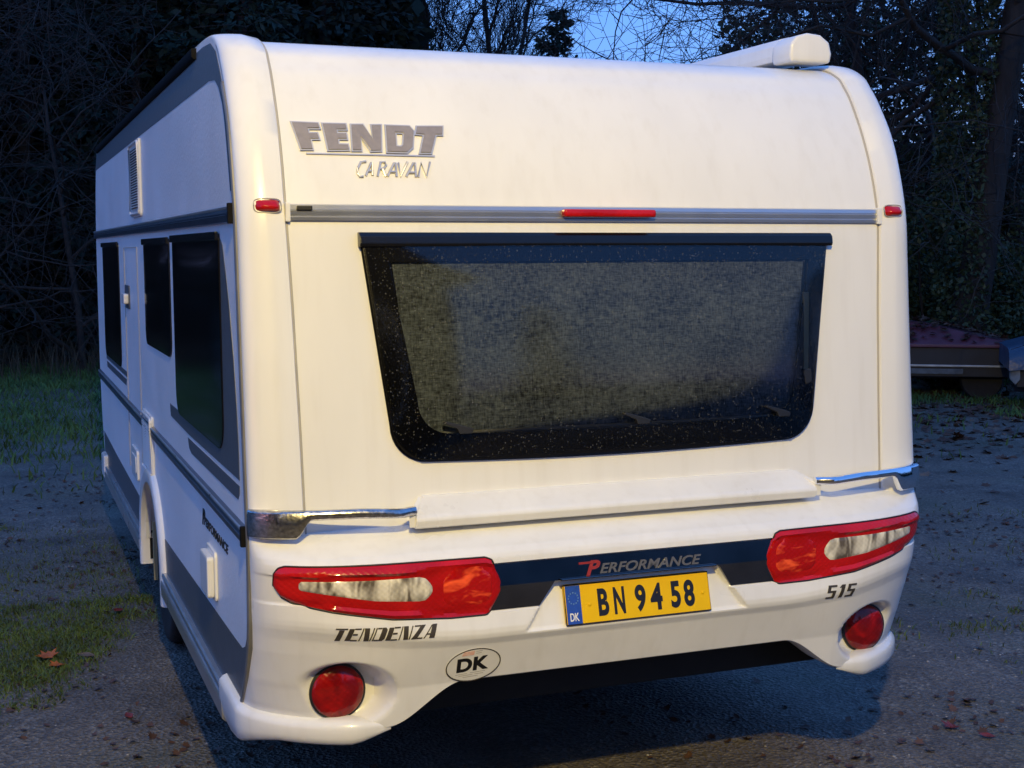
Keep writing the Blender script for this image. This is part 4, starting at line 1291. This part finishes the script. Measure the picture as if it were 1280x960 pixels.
def conifer_meshes(h, rad, nb, nq, seed, droop=.25, ql=.16, qw=.035):
    g = np.random.default_rng(seed)
    Tv = []; wood = MB()
    wood.tube([(0, 0, -.2), (0.03, 0, h * .3), (0, .04, h * .7), (0, 0, h)], [h * .022, h * .016, h * .008, .01], 8)
    C = []; D = []
    for k in range(nb):
        t = (k + g.uniform(0, 1)) / nb
        z = h * (.05 + .94 * t); L = rad * ((1 - t) ** .85) * g.uniform(.7, 1.15) + .12
        a = g.uniform(0, 2 * PI)
        up = g.uniform(-.05, .25) - droop * (1 - t)
        tip = np.array([math.cos(a) * L, math.sin(a) * L, z + up * L])
        mid = np.array([math.cos(a) * L * .5, math.sin(a) * L * .5, z + up * L * .5 + .06 * L])
        p0 = np.array([0, 0, z])
        wood.tube([p0, mid, tip], [.012 + .010 * L, .008 + .004 * L, .004], 4, caps=False)
        m = int(nq * (.25 + L / rad))
        s = g.uniform(.12, 1.0, m) ** .8
        q = np.where(s[:, None] < .5, p0 + (mid - p0) * (s[:, None] * 2), mid + (tip - mid) * ((s[:, None] - .5) * 2))
        w = (.05 + .20 * L * (1 - .6 * s))[:, None]
        side = np.array([-math.sin(a), math.cos(a), 0])
        off = side[None] * g.normal(0, 1, (m, 1)) * w + np.array([0, 0, 1])[None] * (g.normal(-.25, .5, (m, 1)) * w * .7)
        C.append(q + off)
        dd = np.array([math.cos(a), math.sin(a), -.25])[None] * .6 + off * 2.2 + g.normal(0, .35, (m, 3))
        D.append(dd)
    v, f = quads_from(np.concatenate(C), np.concatenate(D), ql, qw)
    return wood, v, f
def mesh_raw(name, v, f, material, smooth=False):
    o = raw(name, v, f, material); me = o.data; bpy.data.objects.remove(o); return me
def mesh_mb(name, b, material):
    o = b.build(name, material, smooth=60); me = o.data; bpy.data.objects.remove(o); return me
def place(root_name, loc, rz, sc, parts, label, cat, group):
    r = empty(root_name, loc, label, cat, group); r.rotation_euler = (0, 0, rz); r.scale = (sc, sc, sc)
    for nm, me in parts:
        c = bpy.data.objects.new(nm, me); COL.objects.link(c); c.parent = r
    return r
kinds = []
for sd, (h, rad, nb, nq, mm) in enumerate([(9.5, 2.6, 150, 95, 'needles'), (10.5, 3.0, 170, 95, 'needles_dark'), (8.0, 2.4, 130, 90, 'needles_dark')]):
    w, v, f = conifer_meshes(h, rad, nb, nq, 40 + sd, droop=.45, ql=.20, qw=.045)
    kinds.append([('crown', mesh_raw('spruce_crown', v, f, M[mm])), ('trunk', mesh_mb('spruce_trunk', w, M['bark']))])
GW = 'dark conifers of the wood behind the caravan'
CON = [
 (-3.6, 20.5, 0, 1.0, 'dark spruce at the far left edge of the wood'),
 (-1.2, 21.5, 1, 1.0, 'dark spruce left of the caravan front corner'),
 (0.6, 20.6, 2, 1.1, 'dense black conifer just behind the caravan front left corner'),
 (2.2, 19.3, 0, .95, 'greenish spruce whose boughs show above the caravan roof corner'),
 (4.0, 20.8, 1, 1.05, 'tall dark conifer above the left end of the roof'),
 (4.9, 20.6, 2, .95, 'dark conifer with drooping boughs over the badge side of the roof'),
 (-2.6, 25.0, 1, 1.3, 'shadowy conifer in the second row at the far left'),
 (1.6, 25.5, 0, 1.3, 'shadowy conifer in the second row left of the roof corner'),
 (5.4, 25.5, 2, 1.35, 'shadowy conifer in the second row above the roof'),
 (-5.6, 19.5, 2, 1.1, 'dark conifer beyond the left edge of the meadow')]
for i, (x, y, k, sc, lb) in enumerate(CON):
    place('spruce_tree', (x, y, ground_h(x, y) - .05), i * 1.7, sc, kinds[k], lb, 'tree', GW)
# lone small conifer against the sky
w, v, f = conifer_meshes(7.0, 1.75, 120, 95, 77, droop=-.35, ql=.16, qw=.04)
place('fir_tree', (11.54, 27.7, 0), .4, 1.13, [('crown', mesh_raw('fir_crown', v, f, M['needles'])), ('trunk', mesh_mb('fir_trunk', w, M['bark']))], 'pointed fir alone against the blue sky above the roof', 'tree', None)

def branch_tree(h, seed, spread=.55, levels=5, r0=.16, nmain=6, lean=(0, 0), start=.25, twig=.004, droop=0.0, kids=(3, 5), first=None, len0=.42, wob=.20, thin=1.0):
    """bare tree: tubes getting thinner over several generations, returned as limbs (thick) and twigs (thin)"""
    g = random.Random(seed)
    limbs = MB(); tw = [[], []]
    def tube_fast(pts, rs, n, dst):
        P = np.array(pts); m = len(P)
        t = np.gradient(P, axis=0); t /= np.maximum(np.linalg.norm(t, axis=1, keepdims=True), 1e-6)
        ref = np.array([.3, .2, 1.0]); a = np.cross(t, ref); a /= np.maximum(np.linalg.norm(a, axis=1, keepdims=True), 1e-6); b = np.cross(t, a)
        th = np.arange(n) * 2 * PI / n
        V = P[:, None] + (a[:, None] * np.cos(th)[None, :, None] + b[:, None] * np.sin(th)[None, :, None]) * np.array(rs)[:, None, None]
        k = sum(len(q) for q in dst[0]); dst[0].append(V.reshape(-1, 3))
        i = np.arange(m - 1)[:, None] * n; j = np.arange(n)[None]; j2 = (j + 1) % n
        dst[1].append((np.stack([i + j, i + j2, i + n + j2, i + n + j], -1).reshape(-1, 4) + k))
    LB = [[], []]
    def grow(p, d, L, r, lev):
        nseg = 8 if lev < 2 else 5
        pts = [p.copy()]; rs = [r]; q = p.copy(); dd = d.copy()
        for s in range(nseg):
            w_ = (wob if lev < 3 else min(wob, .16)) if lev else .05
            dd = (dd + Vector((g.gauss(0, w_), g.gauss(0, w_), g.gauss(0, w_ * .8) + (.05 if lev < 3 else .02) - droop * lev * .04))).normalized()
            q = q + dd * (L / nseg); pts.append(q.copy()); rs.append(max(twig * .6, r * (1 - .62 * (s + 1) / nseg)))
        tube_fast([tuple(v) for v in pts], rs, 7 if lev == 0 else (5 if lev < 3 else 3), LB if lev < 3 else tw)
        if lev >= levels: return
        n = g.randint(*kids) if lev else nmain
        for c in range(n):
            t = (start if lev == 0 else .25) + (1 - (start if lev == 0 else .25)) * (c + g.random()) / n
            i = min(nseg - 1, int(t * nseg)); f_ = t * nseg - i
            bp = pts[i].lerp(pts[i + 1], f_)
            ax = (pts[i + 1] - pts[i]).normalized()
            perp = ax.orthogonal().normalized(); perp.rotate(Matrix.Rotation(g.uniform(0, 2 * PI), 3, ax))
            if lev == 0 and first and c < len(first): nd = Vector(first[c]).normalized()
            else: nd = (ax * (1 - spread) + perp * spread * g.uniform(.8, 1.5)).normalized()
            rr = rs[i] * g.uniform(.45, .70) * (thin if lev == 0 else 1)
            grow(bp, nd, L * (len0 if lev == 0 else .62) * g.uniform(.7, 1.25), max(twig, rr), lev + 1)
    grow(Vector((0, 0, -.2)), Vector((lean[0], lean[1], 1)).normalized(), h, r0, 0)
    def pack(dst): return (np.concatenate(dst[0]), np.concatenate(dst[1])) if dst[0] else None
    return pack(LB), pack(tw)
def bare_tree(name, loc, label, group, mat_l, mat_t, extra=(), rz=0, sc=1.0, cached=None, cat='tree', **k):
    if cached is None:
        L, T = branch_tree(**k)
        cached = [('trunk', mesh_raw('bare_limbs', L[0], L[1], mat_l))]
        for p in cached[0][1].polygons: p.use_smooth = True
        if T: cached.append(('twigs', mesh_raw('bare_twigs', T[0], T[1], mat_t)))
    return place(name, loc, rz, sc, list(cached) + list(extra), label, cat, group), cached

def dirxy(px, dist):
    """ground point at a bearing given as a picture column, used to lay the wood out along the horizon"""
    a = R(20.967) + math.atan((px - 640) / 1711.9)
    return -1.868 + math.sin(a) * dist, -4.053 + math.cos(a) * dist
GB = 'bare trees against the evening sky'
# tall thin bare trees left of the sky gap
c1 = None
for px, dist, rz, lb in ((560, 33, 0, 'bare tree with fine upright twigs beside the dark conifers'), (600, 36, 2.1, 'bare tree of fine twigs left of the pointed fir'), (632, 41, 4.0, 'hazy bare tree nearest the left side of the pointed fir'), (520, 34, 1.0, 'bare tree half hidden by the dark conifers')):
    x, y = dirxy(px, dist)
    _, c1 = bare_tree('bare_tree', (x, y, 0), lb, GB, M['bark'], M['bark'], rz=rz, cached=c1, h=11.5, seed=11, spread=.34, levels=4, r0=.11, nmain=15, start=.2, twig=.009, kids=(5, 6), len0=.20)
# oak whose long boughs reach left over the roof, with an ivy-covered trunk
ox, oy = dirxy(1205, 19.0)
L, T = branch_tree(h=9.0, seed=23, spread=.62, levels=5, r0=.27, wob=.34, thin=.5, nmain=9, start=.42, twig=.006, kids=(4, 5), len0=.54,
                   first=[(-.95, .30, .12), (-.9, .42, .30), (-.7, .1, .5), (.5, .4, .4), (-.98, .2, .22), (.3, -.4, .5)])
oak = [('trunk', mesh_raw('oak_limbs', L[0], L[1], M['bark'])), ('twigs', mesh_raw('oak_twigs', T[0], T[1], M['bark']))]
for p in oak[0][1].polygons: p.use_smooth = True
def ivy_cloud(n, fn, ql=.11, qw=.045, m='ivy', name='ivy'):
    C = np.array([fn() for _ in range(n)]); D = rng.normal(size=(n, 3)) + np.array([0, 0, -.3])
    v, f = quads_from(C, D, ql, qw); return mesh_raw(name, v, f, M[m])
def trunk_ivy():
    a = random.uniform(0, 2 * PI); z = random.uniform(0, 6.5); r = .26 + .12 * random.random() ** .6 + .10 * max(0, mnoise.noise(Vector((a, z * .8, 1))))
    return (r * math.cos(a) - .02 * z * .0, r * math.sin(a), z)
place('oak_tree', (ox, oy, 0), 0, 1.0, oak + [('ivy', ivy_cloud(9000, trunk_ivy, .075, .03))], 'thick ivy-clad tree trunk with long bare boughs over the roof', 'tree', None)
# tangle of bare trees and ivy behind, right of the caravan
c2 = None
for px, dist, rz, sc, lb in ((1090, 23, .3, 1.0, 'tangled bare tree just right of the roof corner'), (1010, 26, 1.9, .85, 'tangled bare tree behind the awning end cap'), (1150, 25.5, 3.3, .95, 'bare tree between the roof corner and the ivy trunk'),
                         (965, 31, 4.4, .72, 'low bare tree behind the right half of the roof'), (1265, 24, 5.2, .95, 'bare tree at the right edge with blue sky in its twigs'), (1320, 26, 2.6, 1.0, 'bare tree beyond the right edge of the picture')):
    x, y = dirxy(px, dist)
    _, c2 = bare_tree('bare_tree', (x, y, 0), lb, 'bare trees on the right', M['bark'], M['bark_pale'], rz=rz, sc=sc, cached=c2, h=7.5, seed=5, spread=.66, levels=5, r0=.13, nmain=9, start=.12, twig=.006, kids=(4, 5), len0=.52)
# far wood: one mass closing the view low down
def mass(name, n, px0, px1, d0, d1, zmax, ql, qw, m, label, thr=-.28):
    C = []
    while len(C) < n:
        px = random.uniform(px0, px1); d = random.uniform(d0, d1); z = random.uniform(0, 1)
        x, y = dirxy(px, d); top = zmax(px) * (.75 + .5 * (.5 + mnoise.noise(Vector((x * .5, y * .5, 2)))))
        z *= top
        if mnoise.noise(Vector((x * .9, y * .9, z * .9))) > thr: C.append((x, y, z))
    v, f = quads_from(np.array(C), rng.normal(size=(n, 3)), ql, qw)
    return tag(raw(name, v, f, M[m], kind='stuff'), label, 'wood')
mass('far_wood', 24000, -150, 520, 26, 33, lambda p: 8.5, .55, .16, 'needles_dark', 'black depth of the conifer wood on the left')
mass('far_wood', 34000, 860, 1330, 26, 34, lambda p: 3.8 if p < 1215 else 3.0, .22, .06, 'ivy', 'dark undergrowth of the wood on the right')
mass('far_wood', 6000, 540, 900, 42, 48, lambda p: 5.4, .5, .15, 'ivy', 'distant low wood behind the roof line')
mass('far_wood', 9000, 1195, 1330, 30, 40, lambda p: 9, .14, .02, 'bark', 'fine distant twigs at the right edge against the sky')
mass('far_wood', 19000, 900, 1200, 24, 30, lambda p: 7.5, .16, .045, 'ivy', 'ivy and dark undergrowth hanging in the trees on the right', thr=.02)
def wood_ring(a0, a1, n, label):
    C = []
    while len(C) < n:
        a = R(random.uniform(a0, a1)); d = random.uniform(40, 54)
        x, y = d * math.sin(a), 4 + d * math.cos(a)
        top = 6.2 + 4 * mnoise.noise(Vector((x * .22, y * .22, 4))) + 2 * mnoise.noise(Vector((x * .7, y * .7, 9)))
        z = random.random() ** 1.15 * top
        if mnoise.noise(Vector((x * .5, y * .5, z * .6))) > -.3: C.append((x, y, z))
    v, f = quads_from(np.array(C), rng.normal(size=(n, 3)), .8, .26)
    tag(raw('far_wood', v, f, M['needles_dark'], kind='stuff'), label, 'wood')
wood_ring(-100, -14, 22000, 'dark wood closing the yard beyond the left edge of the picture')
wood_ring(45, 130, 22000, 'dark wood closing the yard beyond the right edge of the picture')
# evergreen shrubs beyond the trailers
GS = 'evergreen shrubs beyond the trailers'
def shrub(px, dist, w, h, n, m, lb, seed):
    random.seed(seed)
    blobs = [(random.uniform(-w * .5, w * .5), random.uniform(-w * .35, w * .35), random.uniform(.15, .85) * h, random.uniform(.22, .42) * w * .7) for _ in range(16)]
    st_ = MB()
    for bx, by, bz, br in blobs:
        st_.tube([(bx * .15, by * .15, -.1), (bx * .6, by * .5, bz * .55), (bx, by, bz)], [.03, .018, .006], 4, caps=False)
    def fn():
        bx, by, bz, br = random.choice(blobs)
        d = Vector((random.gauss(0, 1), random.gauss(0, 1), random.gauss(0, .85))).normalized() * br * random.random() ** .4
        return (bx + d.x, by + d.y, max(.02, bz + d.z))
    x, y = dirxy(px, dist)
    place('evergreen_shrub', (x, y, 0), 0, 1, [('foliage', ivy_cloud(int(n * 1.8), fn, .07, .026, m, 'shrub_leaves')), ('stem', mesh_mb('shrub_stems', st_, M['bark']))], lb, 'shrub', GS)
shrub(1175, 20.3, 2.3, 3.0, 5200, 'shrub', 'mid green evergreen shrub beside the caravan corner', 1)
shrub(1100, 22, 2.6, 2.8, 4200, 'ivy', 'dark evergreen shrub mostly hidden by the caravan', 2)
shrub(1250, 21.5, 1.9, 2.0, 3600, 'ivy', 'dark evergreen shrub behind the blue covered trailer', 3)
shrub(1215, 20.5, 1.6, 1.6, 3000, 'shrub', 'low green shrub at the foot of the ivy trunk', 4)
shrub(1305, 20, 2.2, 2.2, 3000, 'ivy', 'dark evergreen shrub at the right edge of the wood', 5)
random.seed(99)
# thorny bare shrubs in front of the dark conifers on the left
c3 = None
for x, y, rz, sc, lb in ((-2.2, 17.6, 0, 1.0, 'pale bare shrub low at the left edge of the picture'), (-.6, 18.0, 2.0, 1.05, 'pale bare shrub against the dark wood beside the caravan front'), (-3.6, 18.3, 4.0, 1.2, 'bare shrub with arching twigs at the far left')):
    _, c3 = bare_tree('bare_shrub', (x, y, 0), lb, 'bare shrubs along the edge of the dark wood', M['bark_pale'], M['bark_pale'], rz=rz, sc=sc, cached=c3, cat='shrub', h=4.4, seed=31, spread=.7, levels=4, r0=.06, nmain=11, start=.06, twig=.006, kids=(3, 5), len0=.6, droop=.4)
# the house behind the photographer that carries the yard lamp (mirrored in the window and the chrome)
M['render_wall'] = mat('dark_brick_wall', (.028, .023, .021), .85, vary=.3, vscale=2, bump=.3, bscale=30)
M['roof_tile'] = mat('dark_roof_tiles', (.045, .035, .032), .75, vary=.4, vscale=6)
hs = empty('house', (-3.0, -9.2, 0), 'dark brick house gable behind the viewer with a lamp on its wall', 'house')
def hchild(bb, name, m, par=None, **k):
    o = bb.build(name, m, None, **k); o.parent = par or hs; return o
hw_ = hchild(MB().prism([(-3.6, 4.2, -.2), (3.6, 4.2, -.2), (3.6, 4.2, 3.4), (0, 4.2, 6.0), (-3.6, 4.2, 3.4)], (0, -8.4, 0)), 'wall', M['render_wall'])
for s_ in (-1, 1):
    hchild(MB().prism([(0, 4.55, 6.15), (s_ * 4.0, 4.55, 3.26), (s_ * 4.0, 4.55, 3.13), (0, 4.55, 6.01)], (0, -9.1, 0)), 'roof', M['roof_tile'])
for wx in (-2.6, 1.5):
    wf = hchild(MB().box(wx, wx + 1.1, 4.20, 4.24, .95, 2.15), 'window', M['white_ink'], bevel=.01)
    hchild(MB().box(wx + .08, wx + 1.02, 4.235, 4.247, 1.03, 2.07), 'pane', M['side_pane'], wf)
hchild(MB().box(-.75, .2, 4.2, 4.25, 0, 2.1), 'door', M['trailer_green'] if 'trailer_green' in M else M['grey_print'], bevel=.01)
wl = empty('wall_lamp', (-1.80, -4.99, 4.66), 'small lamp on the house gable that lights the yard', 'lamp')
v, f = lathe([(.07, 0), (.07, .02), (.02, .025), (.018, .10)], (0, 0, .10), (0, 1, 0), 20)
o = obj('bracket', v, f, M['black_matt'], None, smooth=40); o.parent = wl
v, f = lathe([(.03, .20), (.15, .16), (.155, .15), (.03, .185)], (0, .39, .0), (0, 0, 1), 28)
o = obj('lamp_shade', v, f, M['black_matt'], None, smooth=40); o.parent = wl
MBt = MB().tube([(0, .10, .10), (0, .30, .21), (0, .39, .20)], .012, 8).build('arm', M['black_matt'], None, smooth=60); MBt.parent = wl
# trees on the other side of the yard, behind the photographer; the window mirrors them
for i in range(7):
    a = R(100 + i * 28)
    x, y = -1 + 26 * math.sin(a), -3 + 24 * math.cos(a)
    place('spruce_tree', (x, y, 0), i * .9, .62 + .07 * (i % 3), kinds[i % 3], 'dark conifer on the far side of the yard behind the viewer', 'tree', 'conifers behind the viewer')

# =================================================================== COVERED TRAILERS
M['red_cover'] = mat('faded_red_cover', (.13, .036, .052), .55, base2=(.10, .03, .042), vscale=4, bump=.3, bscale=9, bdist=.03)
M['trailer_dark'] = mat('dark_trailer_side', (.014, .014, .017), .55, vary=.4, vscale=5)
M['blue_tarp'] = mat('blue_tarpaulin', (.035, .075, .13), .4, base2=(.018, .04, .075), vscale=3, bump=.7, bscale=5, bdist=.05)
M['galv'] = mat('galvanised_rail', (.42, .45, .48), .4, metal=.7, vary=.3, vscale=9)
M['white_guard'] = mat('dirty_white_mudguard', (.30, .30, .29), .5, base2=(.10, .10, .095), vscale=7)
ta = empty('covered_trailer', (9.36, 9.36, 0), 'low dark trailer under a faded red cover littered with leaves', 'trailer')
ta.rotation_euler = (0, 0, R(-33))
def child(b, name, m, par, **k):
    o = b.build(name, m, None, **k); o.parent = par; return o
# local x along the face towards the viewer, y away
child(MB().box(-1.55, .45, .05, 1.55, .30, .66), 'body', M['trailer_dark'], ta, bevel=.01)
b = MB().add([(-1.60, 0, .665), (.50, 0, .665), (.50, 1.60, .665), (-1.60, 1.60, .665), (-1.60, 0, .705), (.50, 0, .705), (.50, 1.60, .705), (-1.60, 1.60, .705), (-1.0, .55, .98), (-.55, .55, .93), (-.55, 1.0, .93), (-1.0, 1.0, .98)],
             [(3, 2, 1, 0), (0, 1, 5, 4), (1, 2, 6, 5), (2, 3, 7, 6), (3, 0, 4, 7), (4, 5, 9, 8), (5, 6, 10, 9), (6, 7, 11, 10), (7, 4, 8, 11), (8, 9, 10, 11)])
cov = child(b, 'cover', M['red_cover'], ta, bevel=.012)
V = []
pts = []
random.seed(5)
for _ in range(420):
    u, v = random.uniform(-1.55, .45), random.uniform(.03, 1.2)
    fx = min(1, (u + 1.6) / .6, (.5 - u) / 1.05); fy = min(1, v / .55)
    pts.append((u, v, .712 + .26 * min(fx, fy)))
lt = litter('leaf_litter', pts, .10, M['litter'], 'leaf litter on the cover'); lt.parent = cov
for kk in ('label', 'category'): del lt[kk]
child(MB().box(-1.58, .48, .02, .05, .425, .450), 'side_rail', M['galv'], ta, bevel=.004)
child(MB().box(-.95, -.15, .025, .05, .335, .400), 'lamp_board', mat('grey_lamp_board', (.10, .12, .13), .5, vary=.5, vscale=9), ta, bevel=.004)
for wx in (-1.2, .1):
    v, f = lathe([(.10, -.07), (.24, -.075), (.26, -.05), (.26, .05), (.24, .075), (.10, .07)], (wx, .30, .26), (0, 1, 0), 24)
    o = obj('wheel', v, f, M['tyre'], None, smooth=50); o.parent = ta
child(MB().box(-1.5, .4, .5, .56, .24, .31), 'chassis_beam', M['trailer_dark'], ta)
# boat or load under a blue sheet behind it
tb = empty('tarpaulin_tent', (9.6, 11.9, 0), 'blue tarpaulin ridge rising behind the red covered trailer', 'tarpaulin'); tb.rotation_euler = (0, 0, R(-33))
b = MB().add([(-2.6, 0, 0), (.15, 0, 0), (.15, 1.4, 0), (-2.6, 1.4, 0), (-2.6, .65, 1.62), (-.62, .62, 1.42), (-2.6, .02, .8), (-.05, .02, .72), (-.05, 1.35, .72), (-2.6, 1.35, .8)],
             [(0, 1, 7, 6), (6, 7, 5, 4), (4, 5, 8, 9), (9, 8, 2, 3), (1, 2, 8, 5, 7), (0, 6, 4, 9, 3)])
child(b, 'sheet', M['blue_tarp'], tb, bevel=.02)
child(MB().tube([(-.03, .0, .70), (-.62, .61, 1.43), (-2.6, .64, 1.63)], .018, 6), 'ridge_edge', M['galv'], tb, smooth=60)
# second trailer at the right edge
tc = empty('tarped_trailer', (9.36, 7.86, 0), 'low dark trailer under a dull blue sheet at the right edge of the picture', 'trailer'); tc.rotation_euler = (0, 0, R(-36))
rows = []
for u in np.linspace(0, 2.0, 11):
    row = []
    for t in np.linspace(0, 1, 13):
        a = PI * t
        yy = .75 - .80 * math.copysign(abs(math.cos(a)) ** .55, math.cos(a)); zz = .50 + .36 * abs(math.sin(a)) ** .6 * (.70 + .30 * sstep(-.1, .5, u)) + .02 * math.sin(u * 5 + t * 9)
        row.append((-.62 + u, yy, zz))
    rows.append(row)
b = MB().grid(rows); m = len(rows[0]); b.f += [list(range(m)), [10 * m + k for k in range(m)]]
child(b, 'sheet', M['blue_tarp'], tc, smooth=50)
child(MB().box(-.52, 1.35, .08, 1.45, .30, .56), 'body', M['trailer_dark'], tc, bevel=.01)
child(MB().prism([(-.60, .03, .56), (-.50, .0, .56), (-.49, .0, .40), (-.54, .02, .33), (-.60, .04, .40)], (0, .10, 0)), 'lamp_cluster', M['white_guard'], tc, bevel=.015)
v, f = lathe([(.10, -.07), (.22, -.075), (.24, -.05), (.24, .05), (.22, .075), (.10, .07)], (.15, .30, .24), (0, 1, 0), 24)
o = obj('wheel', v, f, M['tyre'], None, smooth=50); o.parent = tc
child(MB().box(-.5, 1.3, .6, .66, .20, .31), 'chassis_beam', M['trailer_dark'], tc)
